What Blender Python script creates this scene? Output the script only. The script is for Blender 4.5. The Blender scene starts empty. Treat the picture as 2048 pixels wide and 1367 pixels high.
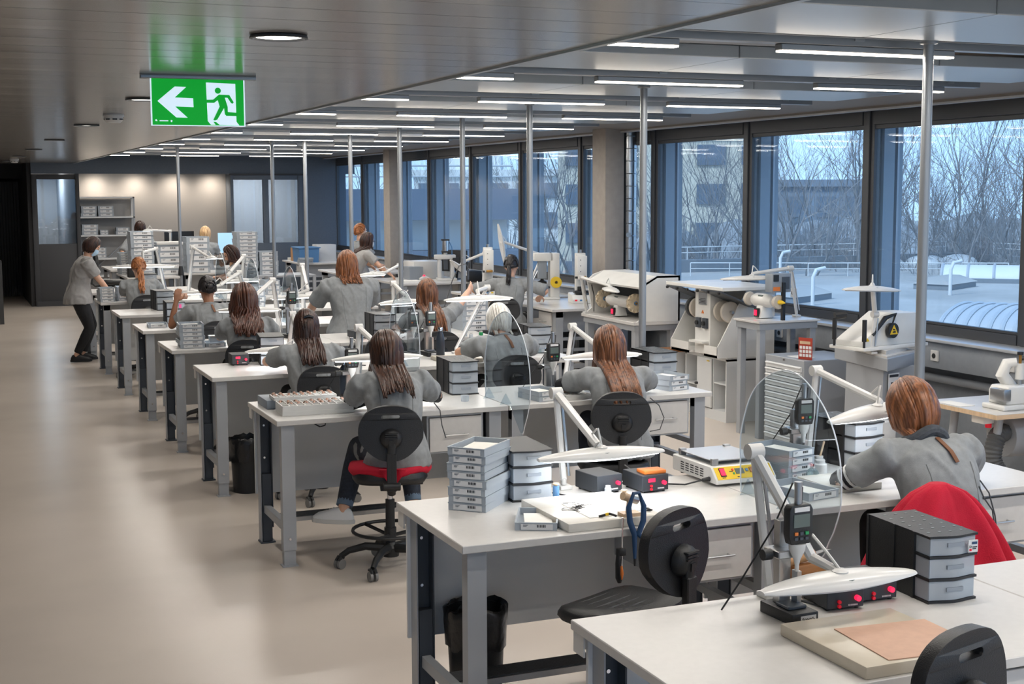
import bpy, bmesh, math, random
from mathutils import Matrix, Vector, noise
sc = bpy.context.scene
COL = sc.collection
PI = math.pi

# ------------------------------------------------------------ camera, world, sun, exposure
cam_data = bpy.data.cameras.new('camera')
cam = bpy.data.objects.new('camera', cam_data); COL.objects.link(cam)
cam_data.sensor_width = 36.0
cam_data.lens = 2746.6 / 2048 * 36.0
cam_data.clip_start = 0.05; cam_data.clip_end = 500
CAM_H = 2.2488
R_, U_, F_ = Vector((0.92354, -0.38348, -0.00363)), Vector((0.04513, 0.09927, 0.99404)), Vector((0.38083, 0.91820, -0.10899))
cam.matrix_world = Matrix(((R_.x, U_.x, -F_.x, 0), (R_.y, U_.y, -F_.y, 0), (R_.z, U_.z, -F_.z, CAM_H), (0, 0, 0, 1)))
sc.camera = cam
sc.view_settings.view_transform = 'Standard'; sc.view_settings.look = 'None'
sc.view_settings.gamma = 1; sc.view_settings.use_curve_mapping = False
sc.view_settings.exposure = 0.5
sc.cycles.max_bounces = 7; sc.cycles.diffuse_bounces = 4; sc.cycles.glossy_bounces = 3
sc.cycles.transmission_bounces = 4; sc.cycles.transparent_max_bounces = 24
sc.cycles.caustics_reflective = False; sc.cycles.caustics_refractive = False
sc.cycles.sample_clamp_indirect = 4.0
sc.cycles.use_denoising = True
sc.cycles.use_adaptive_sampling = True; sc.cycles.adaptive_threshold = 0.02

def lin(c):
    return tuple(((x/255)/12.92 if x/255 <= .04045 else ((x/255+.055)/1.055)**2.4) for x in c[:3])

w = bpy.data.worlds.new('sky'); sc.world = w; w.use_nodes = True
nt = w.node_tree; nt.nodes.clear()
o = nt.nodes.new('ShaderNodeOutputWorld'); bg = nt.nodes.new('ShaderNodeBackground')
tc = nt.nodes.new('ShaderNodeTexCoord'); sp = nt.nodes.new('ShaderNodeSeparateXYZ')
cr = nt.nodes.new('ShaderNodeValToRGB'); nz = nt.nodes.new('ShaderNodeTexNoise'); mx = nt.nodes.new('ShaderNodeMix')
mx.data_type = 'RGBA'
nz.inputs['Scale'].default_value = 3.0; nz.inputs['Detail'].default_value = 4
nt.links.new(tc.outputs['Generated'], sp.inputs[0]); nt.links.new(sp.outputs['Z'], cr.inputs[0])
nt.links.new(tc.outputs['Generated'], nz.inputs['Vector'])
e = cr.color_ramp.elements
e[0].position = 0.0; e[0].color = (*lin((196, 222, 246)), 1); e[1].position = .35; e[1].color = (*lin((142, 180, 222)), 1)
cc = nt.nodes.new('ShaderNodeMapRange'); cc.inputs[1].default_value = .45; cc.inputs[2].default_value = .75
cc.inputs[4].default_value = .6
nt.links.new(nz.outputs['Fac'], cc.inputs[0]); nt.links.new(cc.outputs[0], mx.inputs[0])
nt.links.new(cr.outputs['Color'], mx.inputs[6]); mx.inputs[7].default_value = (*lin((216, 232, 248)), 1)
nt.links.new(mx.outputs[2], bg.inputs['Color']); nt.links.new(bg.outputs[0], o.inputs[0])
bg.inputs['Strength'].default_value = 1.7

sun_d = bpy.data.lights.new('sun', 'SUN'); sun_d.energy = 3.4; sun_d.angle = .2; sun_d.color = (1, .97, .93)
sun = bpy.data.objects.new('sun', sun_d); COL.objects.link(sun)
sun.rotation_euler = Vector((.62, .25, -.75)).to_track_quat('-Z', 'Y').to_euler()

# ------------------------------------------------------------ helpers
CX, CY, FPX = 1024, 683.5, 2746.6
def ray(px, py): return R_*((px-CX)/FPX) + U_*((CY-py)/FPX) + F_
def atz(px, py, z=.9):
    r = ray(px, py); return Vector((0, 0, CAM_H)) + r*((z-CAM_H)/r.z)
def aty(px, py, y):
    r = ray(px, py); return Vector((0, 0, CAM_H)) + r*(y/r.y)
def atx(px, py, x):
    r = ray(px, py); return Vector((0, 0, CAM_H)) + r*(x/r.x)

class MB:
    def __init__(s): s.v = []; s.f = []; s.mi = []; s.M = Matrix.Identity(4)
    def add(s, vs, fs, mi=0):
        n = len(s.v); s.v += [s.M @ Vector(p) for p in vs]
        for q in fs: s.f.append([n+i for i in q]); s.mi.append(mi)
        return s
    def bx(s, x0, x1, y0, y1, z0, z1, mi=0):
        return s.add([(x0,y0,z0),(x1,y0,z0),(x1,y1,z0),(x0,y1,z0),(x0,y0,z1),(x1,y0,z1),(x1,y1,z1),(x0,y1,z1)],
              [(0,3,2,1),(4,5,6,7),(0,1,5,4),(1,2,6,5),(2,3,7,6),(3,0,4,7)], mi)
    def box(s, c, d, mi=0):
        return s.bx(c[0]-d[0]/2, c[0]+d[0]/2, c[1]-d[1]/2, c[1]+d[1]/2, c[2]-d[2]/2, c[2]+d[2]/2, mi)
    def loft(s, rings, mi=0, caps=True, closed=False):
        n = len(rings[0]); vs = [p for r in rings for p in r]; fs = []
        m = len(rings)
        for i in range(m if closed else m-1):
            a, b = i*n, ((i+1) % m)*n
            for j in range(n):
                k = (j+1) % n; fs.append((a+j, a+k, b+k, b+j))
        if caps and not closed:
            fs.append(tuple(range(n-1, -1, -1))); fs.append(tuple((m-1)*n+j for j in range(n)))
        return s.add(vs, fs, mi)
    def tube(s, pts, r, n=8, mi=0, caps=True, flat=1.0, closed=False):
        pts = [Vector(p) for p in pts]; m = len(pts)
        rr = r if isinstance(r, (list, tuple)) else [r]*m
        rings = []; up = None
        for i, p in enumerate(pts):
            if closed: t = pts[(i+1) % m]-pts[i-1]
            else: t = pts[min(i+1, m-1)]-pts[max(i-1, 0)]
            if t.length < 1e-9: t = Vector((0, 0, 1))
            t.normalize()
            if up is None:
                up = Vector((0, 0, 1)) if abs(t.z) < .9 else Vector((0, 1, 0))
            a = up - t*up.dot(t)
            if a.length < 1e-6: a = Vector((1, 0, 0)) - t*t.x
            a.normalize(); b = t.cross(a); up = a
            rings.append([p + (a*math.cos(2*PI*k/n)*flat + b*math.sin(2*PI*k/n))*rr[i] for k in range(n)])
        return s.loft(rings, mi, caps, closed)
    def cyl(s, a, b, r, r2=None, n=16, mi=0): return s.tube([a, b], [r, r if r2 is None else r2], n, mi)
    def lathe(s, prof, c=(0,0,0), n=20, mi=0, axis='z', caps=True):
        rings = []
        for (r, h) in prof:
            ring = []
            for k in range(n):
                a = 2*PI*k/n; u, v = r*math.cos(a), r*math.sin(a)
                p = (u, v, h) if axis == 'z' else ((h, u, v) if axis == 'x' else (v, h, u))
                ring.append((c[0]+p[0], c[1]+p[1], c[2]+p[2]))
            rings.append(ring)
        return s.loft(rings, mi, caps)
    def prism(s, poly, z0, z1, mi=0):
        return s.loft([[(x, y, z0) for x, y in poly], [(x, y, z1) for x, y in poly]], mi)
    def prism_x(s, poly, x0, x1, mi=0):   # poly in (y,z)
        return s.loft([[(x0, y, z) for y, z in poly], [(x1, y, z) for y, z in poly]], mi)
    def prism_y(s, poly, y0, y1, mi=0):   # poly in (x,z)
        return s.loft([[(x, y1, z) for x, z in poly], [(x, y0, z) for x, z in poly]], mi)
    def ell(s, c, r, nu=16, nv=10, mi=0):
        r = (r, r, r) if not isinstance(r, (tuple, list)) else r
        rings = []
        for i in range(nv+1):
            t = -PI/2 + PI*i/nv; cz = max(math.cos(t), .02)
            rings.append([(c[0]+r[0]*cz*math.cos(2*PI*k/nu), c[1]+r[1]*cz*math.sin(2*PI*k/nu), c[2]+r[2]*math.sin(t)) for k in range(nu)])
        return s.loft(rings, mi)
    def build(s, name, mats, parent=None, bevel=0, segs=2, angle=35, loc=None, flat=False):
        me = bpy.data.meshes.new(name)
        me.from_pydata([tuple(p) for p in s.v], [], s.f)
        if not isinstance(mats, (list, tuple)): mats = [mats]
        for m in mats: me.materials.append(m)
        me.polygons.foreach_set('material_index', s.mi)
        bm = bmesh.new(); bm.from_mesh(me)
        bmesh.ops.recalc_face_normals(bm, faces=bm.faces[:])
        if bevel:
            ed = [g for g in bm.edges if len(g.link_faces) == 2 and g.calc_face_angle(0) > math.radians(30)]
            bmesh.ops.bevel(bm, geom=ed, offset=bevel, segments=segs, profile=.5, affect='EDGES', clamp_overlap=True)
        bm.to_mesh(me); bm.free()
        if not flat:
            me.polygons.foreach_set('use_smooth', [True]*len(me.polygons))
            me.set_sharp_from_angle(angle=math.radians(angle))
        ob = bpy.data.objects.new(name, me); COL.objects.link(ob)
        if parent: ob.parent = parent
        if loc is not None: ob.location = loc
        return ob

def tag(o, label, cat, group=None, kind=None):
    o['label'] = label; o['category'] = cat
    if group: o['group'] = group
    if kind: o['kind'] = kind
    return o
def thing(name, label, cat, loc=(0,0,0), rz=0, group=None):
    o = bpy.data.objects.new(name, None); COL.objects.link(o)
    o.empty_display_size = .05
    o.location = loc; o.rotation_euler = (0, 0, rz)
    return tag(o, label, cat, group)
def struct(o, label=None, cat=None):
    o['kind'] = 'structure'
    if label: o['label'] = label
    if cat: o['category'] = cat
    return o
def dup(root, label=None, loc=None, rz=None, group=None):
    def cp(o, par):
        c = o.copy(); COL.objects.link(c)
        if par: c.parent = par
        for ch in kids.get(o.name, ()): cp(ch, c)
        return c
    kids = {}
    for q in root.children_recursive: kids.setdefault(q.parent.name, []).append(q)
    r = cp(root, None)
    if label: r['label'] = label
    if loc is not None: r.location = loc
    if rz is not None: r.rotation_euler = (0, 0, rz)
    if group: r['group'] = group
    return r
def rot(rx=0, ry=0, rz=0, loc=(0,0,0)):
    return Matrix.Translation(loc) @ Matrix.Rotation(rz, 4, 'Z') @ Matrix.Rotation(ry, 4, 'Y') @ Matrix.Rotation(rx, 4, 'X')

# ------------------------------------------------------------ materials
def pm(name, c, rough=.5, metal=0, spec=.5, vary=0, scale=8, bump=0, bscale=40, emit=None, es=0, coat=0, stretch=None, alpha=1, c2=None):
    m = bpy.data.materials.new(name); m.use_nodes = True
    n = m.node_tree; b = n.nodes['Principled BSDF']
    col = (*lin(c), 1); b.inputs['Base Color'].default_value = col
    b.inputs['Roughness'].default_value = rough; b.inputs['Metallic'].default_value = metal
    b.inputs['Specular IOR Level'].default_value = spec
    if coat: b.inputs['Coat Weight'].default_value = coat; b.inputs['Coat Roughness'].default_value = .08
    if emit: b.inputs['Emission Color'].default_value = (*lin(emit), 1); b.inputs['Emission Strength'].default_value = es
    if alpha < 1: b.inputs['Alpha'].default_value = alpha
    if vary or bump:
        t = n.nodes.new('ShaderNodeTexCoord'); mp = n.nodes.new('ShaderNodeMapping')
        n.links.new(t.outputs['Object'], mp.inputs[0])
        if stretch: mp.inputs['Scale'].default_value = stretch
    if vary:
        z = n.nodes.new('ShaderNodeTexNoise'); z.inputs['Scale'].default_value = scale; z.inputs['Detail'].default_value = 4
        n.links.new(mp.outputs[0], z.inputs['Vector'])
        r = n.nodes.new('ShaderNodeValToRGB'); n.links.new(z.outputs['Fac'], r.inputs[0])
        a = lin(c); d2 = lin(c2) if c2 else tuple(min(1, q*(1+vary)) for q in a)
        r.color_ramp.elements[0].color = (*(tuple(q*(1-vary) for q in a) if not c2 else a), 1); r.color_ramp.elements[0].position = .35
        r.color_ramp.elements[1].color = (*d2, 1); r.color_ramp.elements[1].position = .65
        n.links.new(r.outputs[0], b.inputs['Base Color'])
    if bump:
        z2 = n.nodes.new('ShaderNodeTexNoise'); z2.inputs['Scale'].default_value = bscale; z2.inputs['Detail'].default_value = 3
        n.links.new(mp.outputs[0], z2.inputs['Vector'])
        bp = n.nodes.new('ShaderNodeBump'); bp.inputs['Strength'].default_value = bump; bp.inputs['Distance'].default_value = .01
        n.links.new(z2.outputs['Fac'], bp.inputs['Height']); n.links.new(bp.outputs[0], b.inputs['Normal'])
    return m
def glass(name, tint, refl=1.0, haze=0, hazecol=(200, 215, 230)):
    m = bpy.data.materials.new(name); m.use_nodes = True; n = m.node_tree; n.nodes.clear()
    o = n.nodes.new('ShaderNodeOutputMaterial'); t = n.nodes.new('ShaderNodeBsdfTransparent'); g = n.nodes.new('ShaderNodeBsdfGlossy')
    t.inputs[0].default_value = (*lin(tint), 1); g.inputs['Roughness'].default_value = .02
    f = n.nodes.new('ShaderNodeFresnel'); ge = n.nodes.new('ShaderNodeNewGeometry'); mr = n.nodes.new('ShaderNodeMapRange')
    mr.inputs[3].default_value = 1.4; mr.inputs[4].default_value = 1/1.4
    n.links.new(ge.outputs['Backfacing'], mr.inputs[0]); n.links.new(mr.outputs[0], f.inputs[0])
    mu = n.nodes.new('ShaderNodeMath'); mu.operation = 'MULTIPLY'; mu.inputs[1].default_value = refl
    x = n.nodes.new('ShaderNodeMixShader'); n.links.new(f.outputs[0], mu.inputs[0]); n.links.new(mu.outputs[0], x.inputs[0])
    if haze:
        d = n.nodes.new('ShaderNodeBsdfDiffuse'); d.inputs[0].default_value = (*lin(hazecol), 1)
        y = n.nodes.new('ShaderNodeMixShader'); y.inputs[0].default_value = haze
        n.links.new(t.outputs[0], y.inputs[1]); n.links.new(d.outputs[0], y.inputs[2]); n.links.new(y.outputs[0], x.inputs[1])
    else: n.links.new(t.outputs[0], x.inputs[1])
    n.links.new(g.outputs[0], x.inputs[2]); n.links.new(x.outputs[0], o.inputs[0])
    return m
M = {}
M['floor'] = pm('epoxy floor', (202, 191, 180), .27, spec=.5, vary=.05, scale=.8)
M['ceil'] = pm('glossy ceiling metal', (142, 139, 135), .19, metal=.15, spec=.6)
M['panel'] = pm('ceiling panel', (176, 184, 190), .3, metal=.4)
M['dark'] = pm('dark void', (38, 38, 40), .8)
M['plenum'] = pm('plenum', (62, 64, 68), .8, vary=.3, scale=3)
M['soffit'] = pm('soffit', (128, 122, 116), .6)
M['wall'] = pm('grey wall', (138, 143, 149), .7, vary=.04, scale=20)
M['wallblue'] = pm('slate wall', (92, 101, 112), .65, vary=.04, scale=30)
M['niche'] = pm('niche wall', (150, 149, 148), .8)
M['wdark'] = pm('dark wall', (58, 59, 62), .6)
M['frame'] = pm('window frame anthracite', (74, 76, 80), .4, metal=.3)
M['fin'] = pm('outside fin', (150, 160, 170), .5)
M['rail'] = pm('guide rail', (150, 156, 164), .35, metal=.5)
M['sill'] = pm('sill aluminium', (196, 198, 200), .3, metal=.3)
M['column'] = pm('concrete column', (160, 152, 144), .7, vary=.05, scale=12)
M['duct'] = pm('galvanised duct', (170, 174, 178), .22, metal=.95, vary=.1, scale=4)
M['pole'] = pm('pole grey', (150, 153, 156), .3, metal=.5)
M['white'] = pm('white laminate', (204, 202, 199), .3, vary=.02, scale=30)
M['whitep'] = pm('white plastic', (212, 211, 208), .28)
M['cream'] = pm('cream machine paint', (224, 223, 219), .35, vary=.04, scale=5)
M['leg'] = pm('steel leg grey', (160, 164, 169), .42, metal=.1)
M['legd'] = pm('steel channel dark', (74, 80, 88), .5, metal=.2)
M['gpanel'] = pm('grey panel', (216, 218, 219), .5)
M['steel'] = pm('brushed steel', (186, 187, 188), .28, metal=.9)
M['chrome'] = pm('chrome', (215, 215, 216), .1, metal=1)
M['tread'] = pm('rubber tread', (70, 72, 75), .7, bump=.6, bscale=150)
M['black'] = pm('black plastic', (30, 31, 33), .45, bump=.15, bscale=300)
M['blackg'] = pm('black gloss', (18, 18, 20), .2)
M['pu'] = pm('black polyurethane', (26, 27, 30), .42, bump=.2, bscale=260)
M['tyre'] = pm('grey caster tread', (120, 120, 120), .5)
M['tray'] = pm('grey tray plastic', (164, 172, 180), .5)
M['trayd'] = pm('grey tray plastic worn', (138, 146, 155), .5)
M['paper'] = pm('paper', (228, 226, 220), .7, vary=.04, scale=14)
M['labelw'] = pm('label white', (222, 222, 222), .6)
M['ink'] = pm('ink', (40, 40, 44), .7)
M['frost'] = glass('frosted drawer', (186, 200, 212), .6, haze=.55, hazecol=(214, 222, 230))
M['acryl'] = glass('clear acrylic', (232, 238, 242), .9)
M['acredge'] = pm('acrylic edge', (226, 232, 238), .15, spec=.8)
M['pane'] = glass('window glass', (226, 238, 248), .5, haze=.09, hazecol=(170, 205, 240))  # blue diffuse share imitates haze and veiling reflection on the panes
M['pane2'] = glass('partition glass', (190, 200, 210), 1.6)
M['red'] = pm('red', (205, 22, 48), .5, emit=(230, 20, 40), es=.15)
M['redled'] = pm('red led', (230, 30, 60), .4, emit=(255, 30, 70), es=1.2)
M['yellow'] = pm('yellow panel', (226, 190, 40), .45)
M['brass'] = pm('brass', (190, 140, 70), .3, metal=.8)
M['wood'] = pm('wood', (166, 112, 66), .55, vary=.2, scale=6, stretch=(1, 1, 8))
M['woodl'] = pm('pale wood', (206, 178, 146), .55, vary=.12, scale=6, stretch=(1, 8, 1))
M['stone'] = pm('marble slab', (214, 208, 196), .35, vary=.12, scale=4, c2=(196, 186, 168))
M['leather'] = pm('tan sheet', (196, 158, 136), .6, vary=.04, scale=30)
M['card'] = pm('cardboard', (186, 142, 100), .8, vary=.08, scale=10)
M['blueb'] = pm('blue bin', (84, 128, 172), .45)
M['navy'] = pm('navy tool', (30, 62, 98), .4)
M['orange'] = pm('orange', (216, 120, 50), .5)
M['led'] = pm('led strip', (255, 250, 242), .5, emit=(255, 241, 224), es=9)
M['lamp'] = pm('task lamp diffuser', (255, 255, 255), .5, emit=(246, 250, 255), es=7)
M['lampoff'] = pm('lamp diffuser unlit', (214, 216, 218), .4)
M['spot'] = pm('downlight', (255, 255, 255), .5, emit=(255, 246, 232), es=6)
M['screen'] = pm('screen', (20, 24, 30), .2)
M['lcd'] = pm('grey lcd', (96, 108, 104), .3)
M['green'] = pm('green', (40, 150, 90), .5)
M['bag'] = pm('bin bag black', (20, 20, 22), .3, bump=.5, bscale=25)
M['hose'] = pm('grey hose', (76, 78, 80), .6)
M['felt'] = pm('buff cloth', (206, 190, 164), .85, vary=.15, scale=20)
M['disc'] = pm('grinding disc', (196, 188, 176), .8)
M['bottle'] = pm('black bottle', (38, 46, 58), .35)
M['wglass'] = glass('bottle glass', (214, 228, 226), 1.2, haze=.12)
M['plast'] = glass('translucent plastic', (226, 232, 238), .8, haze=.5, hazecol=(226, 232, 236))
# ------------------------------------------------------------ room shell
rnd = random.Random(4)
M['whitewall'] = pm('white wall', (214, 210, 204), .8)
struct(MB().bx(-4, 8.3, -3, 37, -.12, 0).build('floor', M['floor']))
b = MB()
y = -3.0; i = 0
while y < 34:
    t = (.0012 if i % 2 else -.0008) + rnd.uniform(-.0006, .0006)
    b.add([(-4, y, 2.845+t), (2.5, y, 2.845+t*.4), (2.5, y+.292, 2.845-t*.4), (-4, y+.292, 2.845-t),
           (-4, y, 2.87), (2.5, y, 2.87), (2.5, y+.292, 2.87), (-4, y+.292, 2.87)],
          [(0,1,2,3),(4,7,6,5),(0,4,5,1),(1,5,6,2),(2,6,7,3),(3,7,4,0)])
    y += .3; i += 1
struct(b.build('ceiling', M['ceil']))
struct(MB().bx(2.5, 2.53, -3, 28.83, 2.835, 3.42).build('trim_1', M['panel']))
struct(MB().bx(-4, 8.4, -3, 37, 3.42, 3.7).build('roof_slab', M['plenum']))
b = MB()
for k in range(-2, 12):
    y0, y1 = 4.72+2.05*k, 5.65+2.05*k
    if y0 > 28: break
    y1 = min(y1, 28.8)
    for (xa, xb) in ((2.535, 4.2), (4.204, 5.6), (5.604, 6.98)):
        b.bx(xa, xb, y0, y1, 2.99, 3.06)
struct(b.build('ceiling_panels', M['panel'], bevel=.004, segs=1))
b = MB()
for k in range(-2, 12):            # ducts and trays above the open joints
    y0 = 6.2+2.05*k
    if y0 > 28: break
    b.bx(2.6, 6.9, y0+.3, y0+.42, 3.2, 3.26)
    b.cyl((2.6, y0, 3.28), (6.9, y0, 3.28), .04, n=8)
for x in (3.4, 4.9, 6.3): b.bx(x, x+.12, -1, 28.5, 3.3, 3.36)
struct(b.build('trim_2', M['leg']))
struct(MB().prism_y([(6.98, 3.02), (7.60, 2.98), (7.60, 2.96), (7.70, 2.96), (7.70, 2.985), (8.0, 2.985), (8.0, 3.42), (6.98, 3.42)], -3, 28.83).build('soffit', M['soffit']))
struct(MB().bx(7.60, 7.68, -3, 28.83, 2.945, 2.962).build('trim_3', M['sill']))
# walls
struct(MB().bx(-4.2, -4, -3, 37, 0, 3.5).build('wall_left', M['whitewall']))
struct(MB().bx(-4.2, 8.3, -3.2, -3, 0, .5).bx(-4.2, 8.3, -3.2, -3, 2.95, 3.5).build('wall_front', M['whitewall']))
for n in range(6):  # unseen glazing added behind the camera to let in fill daylight
    xa = -4+2.0*n; f = MB(); f.bx(xa, xa+.06, -3.12, -3.04, .5, 2.95); f.bx(xa+1.94, xa+2, -3.12, -3.04, .5, 2.95); f.bx(xa+.06, xa+1.94, -3.12, -3.04, .5, .56); f.bx(xa+.06, xa+1.94, -3.12, -3.04, 2.89, 2.95)
    fo = struct(f.build('window_%d' % (30+n), M['frame']))
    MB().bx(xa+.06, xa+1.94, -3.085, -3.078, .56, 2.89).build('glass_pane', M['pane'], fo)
struct(MB().bx(7.86, 8.12, -3, 30, -.1, 1.0).build('wall_right', M['wall']))
struct(MB().bx(7.62, 7.9, -3, 28.83, .985, 1.01).build('sill_right', M['sill'], bevel=.004))
struct(MB().bx(7.66, 7.86, -3, 28.83, .76, .985).build('trim_4', M['wall'], bevel=.003))
b = MB(); b.cyl((7.79, -3, .655), (7.79, 28.8, .655), .035, n=12)
for y in range(2, 28, 2): b.cyl((7.79, y-.02, .655), (7.79, y+.02, .655), .042, n=12)
struct(b.build('trim_5', M['leg']))
# windows
mull = [2.28+2.05*k for k in range(14)]
for n in range(13):
    ya, yb = mull[n], mull[n+1]
    if yb > 29: break
    yb = min(yb, 28.9)
    f = MB()
    f.bx(7.87, 7.97, ya-.035, ya+.035, 1.0, 2.98)
    f.bx(7.89, 7.96, ya+.035, ya+.085, 1.0, 2.98)
    f.bx(7.89, 7.96, yb-.085, yb-.035, 1.0, 2.98)
    f.bx(7.88, 7.965, ya+.085, yb-.085, 2.84, 2.98)
    f.bx(7.90, 7.95, ya+.085, yb-.085, 2.80, 2.84)
    f.bx(7.88, 7.965, ya+.085, yb-.085, 1.0, 1.09)
    f.bx(7.90, 7.95, ya+.085, yb-.085, 1.09, 1.115)
    fo = struct(f.build('window_%d' % (n+1), M['frame'], bevel=.004, segs=1))
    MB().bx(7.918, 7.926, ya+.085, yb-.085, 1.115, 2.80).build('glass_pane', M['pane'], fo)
    g = MB(); g.bx(8.12, 8.25, ya-.04, ya+.04, -.5, 3.3); g.bx(8.0, 8.12, ya-.09, ya-.05, .9, 3.1); g.bx(8.0, 8.12, ya+.05, ya+.09, .9, 3.1)
    struct(g.build('outside_fin', M['fin']))
    g = MB(); g.bx(8.16, 8.18, ya-.08, ya-.04, .9, 3.0)
    struct(g.build('trim_6', M['rail']))
struct(MB().bx(8.0, 8.46, -3, 30, 3.0, 3.4).bx(8.12, 8.4, -3, 30, .8, .96).build('trim_7', M['fin']))
# columns
for cy in (14.9, 23.5, 6.3-2.0):
    if cy < 5: continue
    struct(MB().bx(7.40, 7.655, cy, cy+.36, 0, 3.0).build('column', M['column'], bevel=.01))
dt = MB(); dt.cyl((7.755, 14.96, 1.012), (7.755, 14.96, 2.96), .085, n=28)
for k in range(13): dt.lathe([(.085, 0), (.089, .006), (.085, .012)], (7.755, 14.96, 1.1+k*.15), 28)
tg = thing('ventilation_duct', 'round galvanised spiral duct standing beside the near concrete column', 'duct')
dt.build('pipe', M['duct'], tg)
for z in (1.28, 1.72): MB().cyl((7.68, 14.83, z), (7.74, 14.93, z), .03, n=14).build('stub', M['chrome'], tg)
# back wall with its partitions
YB = 28.83
struct(MB().bx(1.70, 1.80, YB, YB+.1, 0, 2.62).bx(1.80, 2.53, YB, YB+.1, 0, 1.24).bx(1.80, 2.53, YB, YB+.1, 2.52, 2.62).bx(2.53, 2.60, YB-.04, YB+.14, 0, 2.63).build('partition', M['wdark'], bevel=.004))
struct(MB().bx(1.72, 2.60, YB-.02, YB+.1, 0, .1).build('baseboard_back', M['wdark']))
wf = struct(MB().bx(1.80, 2.53, YB+.03, YB+.05, 1.24, 2.52).build('window_20', M['pane2']))
struct(MB().bx(1.70, 8.3, YB, YB+.1, 2.63, 3.42).build('wall_back', M['wallblue']))
struct(MB().bx(2.60, 5.62, YB+.5, YB+.6, 0, 2.9).build('wall_niche', M['niche']))
struct(MB().bx(2.55, 5.66, YB+.1, YB+.5, 2.70, 2.8).build('ceiling_niche', M['panel']))
struct(MB().bx(5.62, 5.68, YB-.02, YB+.6, 0, 2.63).bx(5.68, 7.05, YB, YB+.06, 0, 1.19).bx(5.68, 7.05, YB, YB+.06, 2.51, 2.63).bx(6.30, 6.42, YB-.01, YB+.07, 1.19, 2.51).bx(7.05, 7.14, YB-.01, YB+.07, 0, 2.63).build('door_1', M['wallblue'], bevel=.003))
struct(MB().bx(5.68, 6.30, YB+.02, YB+.03, 1.19, 2.51).bx(6.42, 7.05, YB+.02, YB+.03, 1.19, 2.51).build('window_21', M['pane2']))
struct(MB().bx(5.6, 7.25, YB-.05, YB, 2.60, 2.635).build('trim_8', M['wdark']))
struct(MB().bx(7.14, 8.1, YB, YB+.1, 0, 2.63).build('wall_back_right', M['wallblue']))
# rooms behind
struct(MB().bx(1.7, 2.6, 34, 34.1, 0, 3.4).bx(5.7, 8.3, 33, 33.1, 0, 3.4).build('wall_rear_rooms', M['niche']))
struct(MB().bx(2.56, 2.62, YB+.6, 34, 0, 3.4).bx(5.62, 5.68, YB+.6, 33, 0, 3.4).bx(8.0, 8.1, YB, 31, 0, 1.1).bx(8.0, 8.1, 32.4, 33, 0, 3.4).build('wall_rear_side', M['wall']))
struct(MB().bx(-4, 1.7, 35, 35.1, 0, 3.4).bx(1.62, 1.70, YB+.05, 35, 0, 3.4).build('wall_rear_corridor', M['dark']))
b = MB()
for k in range(9): b.bx(1.10+k*.058, 1.15+k*.058, 32.0, 32.04, 0, 2.5)
struct(b.build('slat_wall', M['wdark']))
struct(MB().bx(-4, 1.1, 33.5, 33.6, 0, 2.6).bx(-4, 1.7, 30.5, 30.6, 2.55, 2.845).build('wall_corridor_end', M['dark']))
gl = thing('glass_balustrade', 'clear glass balustrade with dark post at the far end of the aisle', 'balustrade')
MB().bx(.9, .93, 25.2, 31, .05, 1.05).build('glass_sheet', M['pane2'], gl)
b = MB(); b.bx(.88, .95, 25.15, 25.2, 0, 1.1); b.bx(.88, .95, 28, 28.05, 0, 1.1); b.build('post', M['wdark'], gl)
struct(MB().bx(1.55, 1.72, 26.5, 28.8, 0, 1.6).build('partition_low', M['wdark'], bevel=.01)) if 0 else None

# ------------------------------------------------------------ ceiling fittings
def lamp_area(name, parent, loc, sx, sy, e, col=(1, .95, .88)):
    d = bpy.data.lights.new(name, 'AREA'); d.shape = 'RECTANGLE'; d.size = sx; d.size_y = sy; d.energy = e; d.color = col
    ob = bpy.data.objects.new(name, d); COL.objects.link(ob); ob.parent = parent; ob.location = loc
    return ob
ORD = ['nearest', 'second', 'third', 'fourth', 'fifth', 'sixth', 'seventh', 'eighth', 'ninth', 'tenth', 'eleventh', 'twelfth', 'farthest']
def light_row(k):
    y = 5.88+2.05*k
    nm = ('unseen added light rail over the camera, %s from the front wall' % ORD[k+3] if k < 0 else
          '%s hanging light rail from the camera, grey with three lit LED tubes' % ORD[min(k, 12)])
    t = thing('light_rail', nm, 'light', (0, y, 2.95), 0, 'hanging light rails')
    b = MB(); b.bx(2.45, 6.9, -.035, .035, .02, .075); b.bx(2.45, 6.9, -.05, .05, .058, .068)
    b.build('rail', M['pole'], t, bevel=.003, segs=1)
    h = MB()
    for x in (3.0, 4.3, 5.6, 6.6): h.bx(x, x+.06, -.042, .042, .045, .085); h.cyl((x+.03, 0, .08), (x+.03, 0, .45), .006, n=6)
    h.build('hanger', M['steel'], t)
    for (xa, xb) in ((2.3, 3.3), (3.87, 4.94), (5.52, 6.59)):
        c = MB().bx(xa, xb, -.03, .03, -.012, .02).build('tube_housing', M['pole'], t, bevel=.004, segs=1)
        MB().bx(xa+.005, xb-.005, -.026, .026, -.02, -.011).build('diffuser', M['led'], c)
        lamp_area('tube_light', c, ((xa+xb)/2, 0, -.03), xb-xa-.02, .05, 13.0)
for k in range(-3, 11): light_row(k)  # negative rows are out of view, added to brighten the benches
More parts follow.
